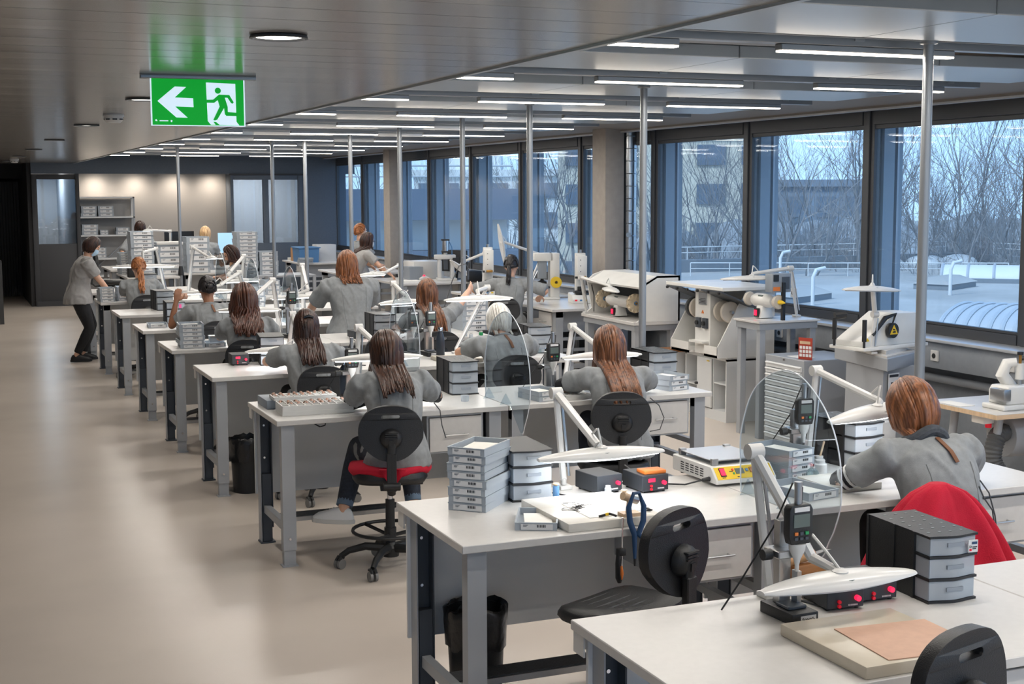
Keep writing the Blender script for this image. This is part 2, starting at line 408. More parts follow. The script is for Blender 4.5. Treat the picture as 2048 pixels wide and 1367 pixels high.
def downlight(y, lab):
    t = thing('downlight', lab, 'light', (1.231, y, 2.845), 0, 'round corridor downlights')
    MB().lathe([(.098, 0), (.11, -.004), (.112, -.012), (.1, -.014), (.092, -.004), (.09, .002)], n=32).build('trim_ring', M['frame'], t)
    MB().lathe([(.0, -.006), (.09, -.006), (.09, .004), (0, .004)], n=32).build('diffuser', M['spot'], t)
    d = bpy.data.lights.new('downlight_lamp', 'SPOT'); d.energy = 45; d.spot_size = 2.3; d.spot_blend = .6; d.shadow_soft_size = .08; d.color = (1, .93, .85)
    ob = bpy.data.objects.new('downlight_lamp', d); COL.objects.link(ob); ob.parent = t; ob.location = (0, 0, -.03)
for k, y in enumerate((1.65, 5.29, 9.09, 12.73, 16.36, 20.0, 23.7, 27.3)):
    downlight(y, 'round recessed downlight in the corridor ceiling, %s' % ('behind the exit sign' if k == 2 else ('just ahead of the camera' if k == 0 else ('large one before the exit sign' if k == 1 else '%s in the row' % ORD[k]))))
def detector(y, lab):
    t = thing('smoke_detector', lab, 'detector', (1.26, y, 2.845))
    MB().lathe([(.0, 0), (.075, 0), (.08, -.012), (.078, -.02)], n=28).build('base', M['whitep'], t)
    MB().lathe([(.07, -.02), (.07, -.045), (.05, -.066), (.0, -.068)], n=28).build('body', M['whitep'], t)
    b = MB()
    for k in range(8):
        a = k*PI/4; b.M = rot(0, 0, a); b.bx(.066, .0715, -.017, .017, -.046, -.036)
    b.build('vent', M['black'], t)
detector(10.95, 'white round smoke detector on the corridor ceiling beside the exit sign')
detector(25.9, 'small white smoke detector far down the corridor ceiling')
# niche wall washers
for x in (2.95, 3.75, 4.55, 5.3):
    t = thing('wall_spotlight', 'small ceiling spotlight washing the pale niche wall', 'light', (x, YB+.20, 2.69), 0, 'niche wall spotlights')
    MB().lathe([(.0, 0), (.04, 0), (.04, -.03), (0, -.03)], n=14).build('housing', M['frame'], t)
    d = bpy.data.lights.new('spot_lamp', 'SPOT'); d.energy = 34; d.spot_size = 2.7; d.spot_blend = 1; d.shadow_soft_size = .16; d.color = (1, .84, .68)
    ob = bpy.data.objects.new('spot_lamp', d); COL.objects.link(ob); ob.parent = t; ob.location = (0, 0, -.05); ob.rotation_euler = (math.radians(18), 0, 0)
# lamps of the rooms behind the partitions
for x, y, e_, lab in ((2.1, 32.6, 90, 'ceiling lamp in the room behind the left partition window'), (6.8, 31.6, 200, 'ceiling lamp in the room behind the grey glazed doors')):
    t = thing('ceiling_lamp', lab, 'light', (x, y, 2.76 if x < 4 else 3.05)); MB().bx(-.25, .25, -.6, .6, 0, .05).build('housing', M['pole'], t); MB().bx(-.22, .22, -.56, .56, -.01, 0).build('diffuser', M['spot'], t); lamp_area('room_light', t, (0, 0, -.04), .4, 1.1, e_, (1, .95, .9))
    MB().cyl((0, 0, .05), (0, 0, .085 if x < 4 else .37), .01, n=6).build('rod', M['pole'], t)
# exit sign
M['exitg'] = pm('exit green', (0, 158, 44), .4, emit=(0, 158, 40), es=.5)
M['exitw'] = pm('exit white', (214, 232, 244), .4, emit=(210, 230, 244), es=.6)
t = thing('exit_sign', 'green illuminated exit sign with white arrow and running man, hanging from the ceiling', 'sign', (1.25, 7.2, 2.845), math.radians(-3))
MB().bx(-.285, .295, -.03, .03, -.022, 0).build('ceiling_bar', M['pole'], t, bevel=.003)
sw, sh = .462, .232     # face
Z0 = -.022-sh
s = MB().bx(-sw/2, sw/2, -.006, .006, Z0, -.022).build('face', M['exitg'], t)
s2 = MB(); s2.bx(-sw/2-.006, -sw/2, -.008, .008, Z0-.004, -.022); s2.bx(sw/2, sw/2+.006, -.008, .008, Z0-.004, -.022); s2.bx(-sw/2, sw/2, -.008, .008, Z0-.004, Z0)
s2.build('edge_frame', M['exitw'], t)
def SP(pts):                            # picture units of the sign, 0..1840 by 0..900
    return [(-sw/2 + (x-60)/1830*sw, -.022-(y-10)/930*sh) for x, y in pts]
a = MB(); a.prism_y(SP([(170,460),(515,165),(740,170),(510,385),(872,395),(878,575),(512,565),(755,790),(530,785)]), -.009, -.005)
a.build('arrow', M['exitw'], t)
d_ = MB(); d_.prism_y(SP([(1138,70),(1725,85),(1732,860),(1790,935),(1215,925),(1155,850)]), -.009, -.005); d_.build('doorway', M['exitw'], t)
m_ = MB()
m_.prism_y(SP([(1370+62*math.cos(q*PI/8), 232+62*math.sin(q*PI/8)) for q in range(16)]), -.012, -.008)
for poly in ([(1145,420),(1270,415),(1390,310),(1460,350),(1290,480),(1145,480)], [(1390,310),(1590,315),(1610,330),(1575,372),(1490,372),(1380,400)],
             [(1600,318),(1685,465),(1660,492),(1630,480),(1560,370)], [(1350,380),(1500,350),(1560,560),(1560,690),(1530,740),(1500,710),(1485,560),(1400,560)],
             [(1405,540),(1500,560),(1345,820),(1300,840),(1262,830)], [(1530,660),(1740,675),(1800,720),(1810,745),(1530,742),(1505,700)], [(1265,865),(1320,870),(1390,930),(1310,930)]):
    m_.prism_y(SP(poly), -.012, -.008)
m_.build('running_man', M['exitg'], t)
q_ = MB(); q_.prism_y(SP([(115,840),(135,825),(160,865),(118,862)]), -.009, -.005); q_.prism_y(SP([(200,848),(370,848),(370,866),(200,866)]), -.009, -.005); q_.prism_y(SP([(420,840),(455,850),(440,885),(420,880)]), -.009, -.005)
q_.build('lettering', M['exitw'], t)
# poles
for k, (px, py) in enumerate([(4.645,5.70),(4.69,8.83),(4.70,10.92),(4.863,13.0),(4.781,14.79),(4.727,16.60),(4.629,18.5),(4.54,20.1),(3.62,22.9)]):
    t = thing('service_pole', 'grey round service pole from bench to ceiling, %s from the camera' % (ORD[k] if k else 'nearest'), 'pole', (px, py, 0), 0, 'service poles')
    MB().cyl((0, 0, 0), (0, 0, 2.99), .0265, n=20).build('shaft', M['pole'], t)
    MB().lathe([(.0, 2.99), (.045, 2.99), (.045, 2.98), (.03, 2.975), (0, 2.975)], n=20).build('collar', M['pole'], t)
    if k == 8: MB().lathe([(0, .90), (.05, .90), (.045, .96), (.03, 1.05), (.0, 1.05)], n=20).build('foot_cone', M['black'], t)
# ------------------------------------------------------------ outside
M['gravel'] = pm('roof gravel', (158, 155, 150), .9, vary=.18, scale=.25)
M['snow'] = pm('white skylight', (204, 204, 202), .5)
M['roofmetal'] = pm('ribbed roof metal', (170, 172, 174), .4)
M['parapet'] = pm('parapet', (112, 118, 124), .8)
M['bark'] = pm('bark', (120, 118, 118), .9, vary=.2, scale=3)  # distance haze is put into the pale grey of bark and scrub
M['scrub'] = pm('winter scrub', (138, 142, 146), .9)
M['ground'] = pm('ground', (150, 152, 146), .95, vary=.3, scale=.15)
M['bwhite'] = pm('facade white', (226, 226, 222), .7)
M['bcream'] = pm('facade cream', (214, 206, 186), .8)
M['bgrey'] = pm('facade grey', (120, 132, 146), .6)
M['bdark'] = pm('facade dark band', (96, 108, 124), .6)
M['bwin'] = pm('facade glass', (96, 110, 126), .2)
struct(MB().bx(-60, 260, -80, 300, -6.4, -6).build('ground', M['ground']))
struct(MB().bx(8.6, 60, -40, 42, -6, -1.0).bx(8.6, 41, 42, 48, -6, -1.0).build('roof_flat', M['gravel']))
struct(MB().bx(26, 41, 48, 48.4, -6, -.5).bx(41, 41.4, 42, 48.4, -6, -.5).build('parapet', M['parapet']))
def railing(a, b_, n, lab):
    a = Vector(a); b_ = Vector(b_)
    t = thing('roof_railing', lab, 'railing', a)
    d = b_-a; m = MB()
    m.tube([(0,0,.5), d+Vector((0,0,.5))], .022, 6); m.tube([(0,0,.28), d+Vector((0,0,.28))], .016, 6); m.build('rail', M['snow'], t)
    for i in range(n+1):
        p = d*(i/n); MB().tube([p, p+Vector((0,0,.5))], .02, 6).build('post', M['snow'], t)
railing((26, 48.2, -.5), (40.5, 48.2, -.5), 9, 'white railing along the roof parapet seen through the middle windows')
railing((26.5, 46, -1), (37, 40.5, -1), 8, 'low white railing standing on the flat roof nearer the building')
railing((41.2, 46, -.5), (41.2, 42.2, -.5), 4, 'white railing on the side of the roof parapet')
def vault(x, y, rz, L, W, H, lab, ribs, mat='snow'):
    t = thing('barrel_skylight', lab, 'skylight', (x, y, -1), rz)
    MB().bx(-L/2, L/2, -W/2-.2, W/2+.2, 0, .15).build('curb', M['parapet'], t)
    P = [(W/2*math.cos(PI*i/14), .15+H*math.sin(PI*i/14)) for i in range(15)]
    MB().prism_x(P, -L/2, L/2).build('vault', M[mat], t)
    m = MB()
    for k in range(ribs+1):
        xx = -L/2+L*k/ribs
        m.tube([(xx, p[0]*1.01, .15+(p[1]-.15)*1.02) for p in P], .05, 5)
    m.build('rib', M['roofmetal'], t)
vault(40.5, 52, -.6, 9, 3.4, 1.2, 'white barrel skylight far out on the flat roof', 9) if 0 else None
vault(36.0, 37.5, -.75, 7, 2.2, .42, 'long white barrel skylight on the flat roof beside the thin pole', 8)
vault(41.5, 31.0, -.75, 6, 2.4, .5, 'white ribbed barrel skylight at the right edge of the view', 6)
vault(24.2, 22.9, 2.2, 7, 4.0, .42, 'large ribbed metal barrel roof at the lower right window corner', 26, 'roofmetal')
vault(31.5, 27.5, 2.2, 7, 4.0, .45, 'second ribbed metal barrel roof further right outside', 26, 'roofmetal')
for k, (x, y, s) in enumerate([(38, 46.4, .9), (36, 46.5, .8), (39.7, 46.4, .8)]):
    t = thing('dome_skylight', 'small white dome skylight by the parapet, %s' % ['middle one', 'left one', 'right one'][k], 'skylight', (x, y, -1))
    MB().bx(-s, s, -s, s, 0, .2).build('curb', M['snow'], t); MB().ell((0, 0, .2), (s*.95, s*.95, .35)).build('dome', M['snow'], t)
for k, (px, py) in enumerate([(1625, 610), (1560, 560), (1900, 590)]):
    p = atz(px, py, -1); t = thing('roof_vent', 'bent metal vent pipe on the flat roof, %s' % ['behind the motor stand lamp', 'near the low railing', 'left of the ribbed skylight'][k], 'vent', p)
    MB().tube([(0,0,0),(0,0,.8),(.1,0,1),(.4,0,1.05)], .055, 10).build('pipe', M['snow'], t)
for k, (px, py) in enumerate([(1890, 575), (1590, 600)]):
    p = atz(px, py, -1); t = thing('roof_hatch', 'low flat roof hatch lying on the gravel, %s' % ['behind the thin pole', 'behind the motor stand'][k], 'hatch', p, .5)
    MB().bx(-1.2, 1.2, -.6, .6, 0, .18).build('curb', M['parapet'], t); MB().loft([[(-1.25,-.65,.18),(1.25,-.65,.18),(1.25,.65,.18),(-1.25,.65,.18)],[(-.8,-.2,.4),(.8,-.2,.4),(.8,.2,.4),(-.8,.2,.4)]]).build('lid', M['gravel'], t)
# bare trees
def tree_mesh(seed, H, levels=5):
    r = random.Random(seed); m = MB()
    def branch(p, d, L, rad, lev):
        n = 4 if lev > 1 else 3; pts = [p]; q = p.copy(); dd = d.copy()
        for i in range(n):
            dd = (dd + Vector((r.uniform(-.16,.16), r.uniform(-.16,.16), r.uniform(-.02,.14)))).normalized()
            q = q + dd*(L/n); pts.append(q.copy())
        m.tube(pts, [rad*(1-.55*i/n) for i in range(n+1)], 6 if lev > 3 else 3, caps=False)
        if lev == 0: return
        nb = 3 if lev > 1 else 3
        for j in range(nb):
            i = r.randint(max(1, n-3), n)
            a = r.uniform(0, 2*PI); sp_ = r.uniform(.45, .95)
            ax = dd.orthogonal().normalized(); ax.rotate(Matrix.Rotation(a, 3, dd))
            nd = (dd*math.cos(sp_) + ax*math.sin(sp_) + Vector((0,0,.15))).normalized()
            branch(pts[i], nd, L*r.uniform(.5, .78), rad*.5, lev-1)
        branch(pts[-1], dd, L*.72, rad*.55, lev-1)
    branch(Vector((0,0,0)), Vector((0,0,1)), H*.36, H*.011, levels)
    return m
protos = []
TL = ['wide bare grey winter tree beyond the flat roof', 'tall forked bare tree beyond the flat roof', 'slender bare tree standing beyond the flat roof']
spots = [(1390,54,0),(1600,52,0),(1725,56,2),(1800,58,1),(1905,60,1),(1945,54,2),(2045,56,1),(2140,58,1),(1300,62,2),(1170,58,1),(1120,70,0),(1060,80,2),(850,88,0),(720,90,1),(905,95,2),(1500,75,2),(1455,60,1),(1655,62,1),(1705,58,0),(1875,63,2),(1925,58,0),(1975,62,1),(2075,60,0),(1570,60,2),(2010,66,2)]
rnd = random.Random(9)
for k, (px, dist, v) in enumerate(spots):
    rr = ray(px, 403); rr.z = 0; p = rr.normalized()*dist*1.05
    p.z = -6
    H = [12.8, 13.4, 11.6][v]*rnd.uniform(.9, 1.12)
    if len(protos) <= 2 and not any(q[0] == v for q in protos):
        t = thing('bare_tree', TL[v], 'tree', p, rnd.uniform(0, 6), 'bare trees beyond the roof %d' % v)
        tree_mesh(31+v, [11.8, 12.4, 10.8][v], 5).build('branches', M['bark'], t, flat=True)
        protos.append((v, t)); continue
    t = [q[1] for q in protos if q[0] == v][0]
    c = dup(t, loc=p, rz=rnd.uniform(0, 6)); s = H/[11.8, 12.4, 10.8][v]; c.scale = (s, s, s)
# scrub belt behind the trees: uncountable twigs
m = MB(); r = random.Random(5)
for i in range(5200):
    px = r.uniform(1290, 2200) if i % 6 else r.uniform(680, 1290); dist = r.uniform(62, 80)
    rr = ray(px, 403); rr.z = 0; p = rr.normalized()*dist; p.z = -6
    h = r.uniform(3.0, 7.2)*(.75+.25*math.sin(px*.02)); q = Vector((r.uniform(-1.2,1.2), r.uniform(-1.2,1.2), h))
    m.tube([p, p+q*.55+Vector((r.uniform(-.5,.5), r.uniform(-.5,.5), 0)), p+q], [.10, .07, .02], 3, caps=False)
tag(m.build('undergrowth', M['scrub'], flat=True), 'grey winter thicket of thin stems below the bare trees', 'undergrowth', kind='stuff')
m = MB()
for i in range(260):
    px = r.uniform(1250, 2200); dist = r.uniform(82, 94); rr = ray(px, 403); rr.z = 0; p = rr.normalized()*dist
    m.ell((p.x, p.y, -6+r.uniform(0, 2)), (r.uniform(2,4.5), r.uniform(2,4.5), r.uniform(2.6, 5.2)), 14, 10)
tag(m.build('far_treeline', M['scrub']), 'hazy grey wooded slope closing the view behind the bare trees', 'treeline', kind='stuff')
# buildings
def building(name, lab, c, rz, L, W, H, mat, rows, cols, wmat='bwin', z0=-6, bands=None):
    t = thing(name, lab, 'building', (c[0], c[1], z0), rz)
    MB().bx(-L/2, L/2, -W/2, W/2, 0, H).build('wall', M[mat], t)
    MB().bx(-L/2-.3, L/2+.3, -W/2-.3, W/2+.3, H, H+.5).build('roof_edge', M[mat], t)
    for i in range(rows):
        zc = H*(i+.5)/rows
        for j in range(cols):
            xc = -L/2+L*(j+.5)/cols
            MB().bx(xc-L/cols*.32, xc+L/cols*.32, -W/2-.12, -W/2+.2, zc-H/rows*.26, zc+H/rows*.26).build('window', M[wmat], t)
    return t
building('office_building', 'cream apartment block with rows of windows behind the forked trees', (42, 76), -.5, 13, 8, 11.5, 'bcream', 5, 5)
building('office_building', 'long blue grey office block with glazed front behind the trees', (56, 88), -.55, 16, 8, 8.5, 'bgrey', 3, 8)
wt = building('office_building', 'white stepped building with tower seen through the fourth window', (45, 108), -.42, 16, 9, 9.5, 'bwhite', 4, 8)
MB().bx(-7, -1, -3, 3, 9.5, 12.2).bx(-6, -2.6, -2, 2, 12.2, 14).build('tower', M['bwhite'], wt)
bt = thing('car_park_building', 'low white building with two broad dark bands seen through the left windows', 'building', (12.2, 50, -6), -.12)
MB().bx(-3, 8, 0, 10, 0, 7.6).build('wall', M['bwhite'], bt)
for z in (4.9, 7.2): MB().bx(-3.4, 8.3, -1.2, 10, z, z+1.15).build('band', M['bdark'], bt)
b = MB(); b.tube([(-3, -.8, 9.2), (8, -.8, 9.2)], .04, 5); b.tube([(-3, -.8, 8.8), (8, -.8, 8.8)], .03, 5)
for k in range(9): b.tube([(-3+k*1.37, -.8, 8.3), (-3+k*1.37, -.8, 9.2)], .03, 5)
b.build('roof_rail', M['snow'], bt)
for k in range(5): MB().bx(-2.4+k*2.1, -1.0+k*2.1, -.05, .1, 2.2, 3.8).build('window', M['bwin'], bt)
# ------------------------------------------------------------ benches
BW, BD = 1.485, .83
XL = 1.789
def make_bench(label):
    t = thing('workbench', label, 'bench', (0, 0, 0))
    MB().bx(0, BW, 0, BD, .868, .90).build('tabletop', M['white'], t, bevel=.003, segs=1)
    for x in (.035, BW-.115):
        f = MB(); f.bx(x, x+.08, .04, .046, .1, .868); f.bx(x, x+.006, .046, .10, .1, .868); f.bx(x+.074, x+.08, .046, .10, .1, .868)
        f.bx(x+.004, x+.076, .048, .096, 0.008, .16); f.bx(x-.008, x+.088, .035, .105, 0, .008); f.bx(x, x+.08, .04, .10, .80, .868)
        l = f.build('leg', M['leg'], t)
        MB().cyl((x+.04, .035, .17), (x+.04, .042, .17), .008, n=10).build('bolt', M['chrome'], l)
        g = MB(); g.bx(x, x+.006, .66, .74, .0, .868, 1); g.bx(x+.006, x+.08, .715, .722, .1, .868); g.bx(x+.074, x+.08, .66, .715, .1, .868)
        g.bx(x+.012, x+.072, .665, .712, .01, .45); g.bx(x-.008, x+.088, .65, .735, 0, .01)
        l = g.build('leg', [M['legd'], M['leg']], t)  # rear legs coloured dark to put the open channel's shade in
        for z in (.76, .55, .2): MB().cyl((x+.04, .708 if z > .45 else .658, z), (x+.04, .718 if z > .45 else .667, z), .007, n=8).build('bolt', M['chrome'], l)
        MB().bx(x+.02, x+.06, .10, .66, .20, .25).build('side_rail', M['leg'], t)
    for z in (.40, .53): MB().bx(BW-.095, BW-.055, .10, .66, z, z+.035).build('side_rail', M['leg'], t)
    MB().bx(.02, BW-.02, .74, .756, .31, .865).build('back_panel', M['gpanel'], t)
    b = MB(); b.bx(.006, .012, .745, .82, .80, .868); b.bx(.012, .085, .815, .82, .80, .868); b.build('corner_bracket', M['whitep'], t)
    fr = MB().bx(.06, BW-.06, .33, .46, .205, .232).build('footrest', M['steel'], t)
    MB().bx(.075, BW-.075, .345, .46, .232, .237).build('tread', M['tread'], fr)
    c = MB(); c.bx(.955, .968, .05, .6, .62, .868); c.bx(1.317, 1.33, .05, .6, .62, .868); c.bx(.968, 1.317, .585, .6, .62, .868); c.bx(.968, 1.317, .05, .6, .62, .63); c.bx(.955, 1.33, .046, .06, .85, .868)
    dc = c.build('drawer_cabinet', M['leg'], t)
    MB().bx(.970, 1.315, .036, .055, .632, .846).build('drawer_front', M['white'], dc, bevel=.002, segs=1)
    h = MB(); h.cyl((1.06, .012, .735), (1.22, .012, .735), .005, n=8); h.cyl((1.08, .012, .735), (1.08, .04, .735), .004, n=6); h.cyl((1.20, .012, .735), (1.20, .04, .735), .004, n=6)
    h.build('drawer_handle', M['steel'], dc)
    return t
YF = [3.838, 5.646, 8.786, 10.877, 12.768, 14.588, 16.452, 18.376, 20.15]
YN = [y-.829 for y in YF]
who_l = ['nearest one, with the tan sheet on a stone slab', 'left bench with tall tray stack and pliers',
 'left bench carrying the boxes of leather straps', 'left bench with a black power supply on its bare corner',
 'left bench holding the six-high tray stack', 'left bench with one flat tray beside a three-drawer box',
 'left bench with a three-drawer box behind the man raising a hand', 'left bench with a tray stack beside the ginger woman', 'farthest left bench, where the standing woman reaches']
who_r = ['right half of the nearest bench, cut by the picture edge', 'right bench of the woman with the red jacket',
 'right bench with three stacked trays at its corner', 'right bench in front of the white haired woman',
 'right bench of the woman holding up a hand tool', 'right bench beyond the woman standing with her back turned', 'right bench under the sixth pole', 'right bench under the seventh pole', 'farthest right bench of the main row']
bench0 = make_bench('white-topped steel workbench, ' + who_l[0])
for k in range(9):
    for side in (0, 1):
        if k == 8 and side == 1: continue
        loc = (XL + side*(BW+.005), YN[k], 0)
        lab = 'workbench, ' + (who_r[k] if side else who_l[k])
        if k == 0 and side == 0: bench0.location = loc; bench0['label'] = lab; bench0['group'] = 'white workbenches'
        else: dup(bench0, lab, loc, 0, 'white workbenches')
# benches elsewhere
for lab, loc, rz in (('white bench with the near stamping presses, drawer facing the aisle', (6.44, 15.8, 0), -PI/2),
                     ('white bench under the window behind the ponytailed woman', (6.38, 17.55, 0), -PI/2),
                     ('white bench by the windows under the printer and dark monitor', (6.2, 20.8, 0), -PI/2),
                     ('white bench by the windows where two women stand talking', (6.1, 23.6, 0), -PI/2),
                     ('white bench with a blue bin against the slate wall', (6.3, 27.2, 0), -PI/2),
                     ('white bench of the woman half hidden by tall trays', (2.72, 24.05, 0), -PI/2),
                     ('farthest white bench, next to the niche shelf', (2.72, 26.4, 0), -PI/2),
                     ('white bench carrying flat grey boxes before the niche', (3.75, 23.4, 0), 0),
                     ('bench of the blonde person, holding two monitors', (3.75, 24.85, 0), 0)):
    q = dup(bench0, lab, loc, rz, 'white workbenches')
    if rz and loc[0] > 5: q.scale = (1, 1.5, 1)

# ------------------------------------------------------------ work chairs
def tess(outer, holes, t, mi=0):
    """flat plate in xz of thickness t about y=0 with holes"""
    from mathutils.geometry import tessellate_polygon
    loops = [[Vector((x, z, 0)) for x, z in l] for l in [outer]+holes]
    flat = [p for l in loops for p in l]
    tri = tessellate_polygon(loops)
    m = MB(); n = len(flat)
    vs = [(p.x, -t/2, p.y) for p in flat] + [(p.x, t/2, p.y) for p in flat]
    fs = [tuple(q) for q in tri] + [tuple(n+i for i in reversed(q)) for q in tri]
    s = 0
    for l in loops:
        L = len(l)
        for i in range(L):
            j = (i+1) % L; fs.append((s+i, s+j, n+s+j, n+s+i))
        s += L
    m.add(vs, fs, mi); return m
def stadium(cx, cz, w, h, n=6):
    r = h/2; P = []
    for k in range(n+1): a = -PI/2+PI*k/n; P.append((cx+w/2-r+r*math.cos(a), cz+r*math.sin(a)))
    for k in range(n+1): a = PI/2+PI*k/n; P.append((cx-w/2+r+r*math.cos(a), cz+r*math.sin(a)))
    return P
SEAT0 = .64
def make_chair(label):
    t = thing('work_chair', label, 'chair', (0, 0, 0))
    b = MB(); b.lathe([(.0, .07), (.05, .075), (.055, .13), (.03, .16), (0, .16)], n=16)
    for k in range(5):
        a = 2*PI*k/5 + .55; c, s = math.cos(a), math.sin(a)
        b.tube([(c*.03, s*.03, .125), (c*.15, s*.15, .135), (c*.25, s*.25, .11), (c*.30, s*.30, .075)], [.028, .024, .02, .017], 8)
    b.build('star_base', M['black'], t)
    for k in range(5):
        a = 2*PI*k/5 + .55; c, s = math.cos(a)*.305, math.sin(a)*.305
        w_ = MB(); w_.M = rot(0, 0, a+.8, (c, s, 0))
        w_.cyl((0, 0, .07), (0, 0, .045), .012, n=8); w_.tube([(-.02, -.014, .066), (.0, -.014, .072), (.02, -.014, .05)], .009, 6); w_.tube([(-.02, .014, .066), (0, .014, .072), (.02, .014, .05)], .009, 6)
        ca = w_.build('caster', M['black'], t)
        w2 = MB(); w2.M = rot(0, 0, a+.8, (c, s, 0))
        for q in (-.016, .016): w2.cyl((0, q-.008, .03), (0, q+.008, .03), .03, n=18)
        w2.build('wheel', M['tyre'], ca)
    MB().lathe([(0, .15), (.028, .15), (.028, .42), (0, .42)], n=18).build('lower_column', M['black'], t)
    MB().lathe([(0, .42), (.0165, .42), (.0165, .60), (0, .60)], n=14).build('gas_piston', M['chrome'], t)
    r = MB(); P = [(.225*math.cos(2*PI*k/28), .225*math.sin(2*PI*k/28), .235) for k in range(28)]; r.tube(P, .011, 8, closed=True)
    for k in range(3):
        a = 2*PI*k/3+.2; r.tube([(.02*math.cos(a), .02*math.sin(a), .20), (.225*math.cos(a), .225*math.sin(a), .235)], .012, 6)
    r.lathe([(.028, .17), (.036, .17), (.036, .25), (.028, .25)], n=16); r.build('foot_ring', M['black'], t)
    # seat: rounded pad with quilted top
    O = []
    for k in range(32):
        a = 2*PI*k/32; c, s = math.cos(a), math.sin(a); e_ = .62
        O.append((.225*abs(c)**e_*(1 if c > 0 else -1), .205*abs(s)**e_*(1 if s > 0 else -1)))
    m = MB()
    rings = []
    for (sc_, z, dz) in ((.6, -.05, 0), (.93, -.04, 0), (1, -.015, 0), (.99, .0, 0), (.94, .012, .012), (.75, .014, .006), (.45, .008, 0), (.15, .005, 0)):
        rings.append([(x*sc_, y*sc_, SEAT0-.012+z - .03*max(0, (y*sc_-.1)/.1)**2 + dz*(1 if y < 0 else .2)) for x, y in O])
    m.loft(rings)
    se = m.build('seat', M['pu'], t, angle=60)
    g = MB()
    for i in range(-3, 4):
        g.tube([(i*.05, -.13, SEAT0-.006), (i*.05, .13, SEAT0-.010)], .0035, 4); g.tube([(-.16, i*.042, SEAT0-.006), (.16, i*.042, SEAT0-.006)], .0035, 4)
    g.build('quilting', M['pu'], se)
    mech = MB(); mech.bx(-.06, .06, -.12, .1, SEAT0-.10, SEAT0-.055); mech.tube([(0, -.1, SEAT0-.085), (0, -.26, SEAT0-.085), (0, -.31, SEAT0-.04), (0, -.31, SEAT0+.22)], .026, 8, flat=.6)
    mech.bx(-.028, .028, -.325, -.295, SEAT0-.06, SEAT0+.16); mech.cyl((-.05, -.318, SEAT0-.03), (.05, -.318, SEAT0-.03), .022, n=14); mech.tube([(.06, .0, SEAT0-.08), (.2, .02, SEAT0-.085)], .012, 6)
    mech.build('mechanism', M['black'], t, bevel=.004, segs=1)
    # backrest
    BP = []
    for k in range(40):
        a = 2*PI*k/40; c, s = math.cos(a), math.sin(a)
        wx = .188 if s > -.2 else .188-.05*min(1, (-.2-s)/.8)
        ex = .80
        BP.append((wx*abs(c)**ex*(1 if c > 0 else -1), .16*abs(s)**.9*(1 if s > 0 else -1)))
    bk = tess(BP, [stadium(0, .095, .11, .024)], .045)
    bk.v = [Vector((p.x, p.y + .55*p.x*p.x + .08*p.z, p.z)) + Vector((0, -.262, SEAT0+.245)) for p in bk.v]
    ba = bk.build('backrest', M['pu'], t, bevel=.014, segs=3, angle=50)
    hs = MB()
    hs.M = rot(math.radians(4), 0, 0, (0, -.285, SEAT0+.215))
    hs.loft([[(x*.06*s_, -.0-d_, z*.055*s_) for x, z in [(math.cos(2*PI*k/18), math.sin(2*PI*k/18)) for k in range(18)]] for s_, d_ in ((1.1, -.01), (1.05, .012), (.8, .03), (.5, .036))])
    for k in range(3): hs.bx(-.035, .035, -.042, -.02, .012+k*.012, .018+k*.012)
    hs.bx(-.012, .012, -.045, -.02, -.03, .0)
    hs.build('back_bracket', M['black'], ba)
    return t
UP = ('seat', 'mechanism', 'backrest')
def chair_at(c, x, y, rz, seat):
    dz = seat-SEAT0
    c.location = (x, y, 0); c.rotation_euler = (0, 0, math.radians(rz))
    for ch in c.children:
        n = ch.name.split('.')[0]
        if n in UP: ch.location.z = dz + (min(.08, max(0, .62-seat)) if n == 'backrest' else 0)
        if n == 'gas_piston': ch.location.z = dz if dz < 0.16 else .16
        if n == 'lower_column' and dz > .1: ch.scale.z = 1.25
    return c
chairs = [('black quilted work stool standing empty before the bench with the pliers', 2.32, 4.52, 25, .70),
 ('black work chair cut off by the bottom right corner of the picture', 2.365, 3.02, 16, .70),
 ('black work chair with red cushion under the woman beside the strap boxes', 2.415, 7.74, -15, .595),
 ('black work chair under the auburn haired woman, oval backrest towards us', 3.90, 7.72, -16, .535),
 ('work chair hidden under a red jacket, woman with a bob seated', 3.79, 4.66, -10, .58),
 ('black work chair of the white haired woman behind the clear screen', 4.04, 9.76, -12, .535),
 ('black work chair of the woman with the hair clip', 2.52, 9.76, -8, .53),
 ('black work chair of the curly haired woman, its back partly hidden by drawers', 2.40, 11.66, -15, .57),
 ('black work chair with handle slot behind the woman raising her arm', 4.09, 11.62, -12, .57),
 ('black work chair of the person with the hair bun', 2.41, 13.45, 5, .55),
 ('black work chair of the ginger ponytailed woman', 2.24, 17.2, 6, .58),
 ('black work chair standing empty behind the two gauges', 3.53, 11.5, -8, .62),
 ('black work chair of the black ponytailed woman by the windows', 6.16, 14.97, -33, .60),
 ('black work chair by the standing woman with the face mask, seen from the side', 2.36, 21.3, -90, .95),
 ('black work chair of the woman looking down at her hands', 4.14, 19.99, 80, .61),
 ('dark blue backed work chair beside the standing woman with grey back', 4.55, 15.4, -75, .68)]
ch0 = make_chair(chairs[0][0])
for i, (lab, x, y, rz, se) in enumerate(chairs):
    c = ch0 if i == 0 else dup(ch0, lab)
    c['group'] = 'black work chairs'
    c['_s'] = se
for i, (lab, x, y, rz, se) in enumerate(chairs):
    c = [o for o in COL.objects if o.get('label') == lab][0]
    chair_at(c, x, y, rz, se); del c['_s']

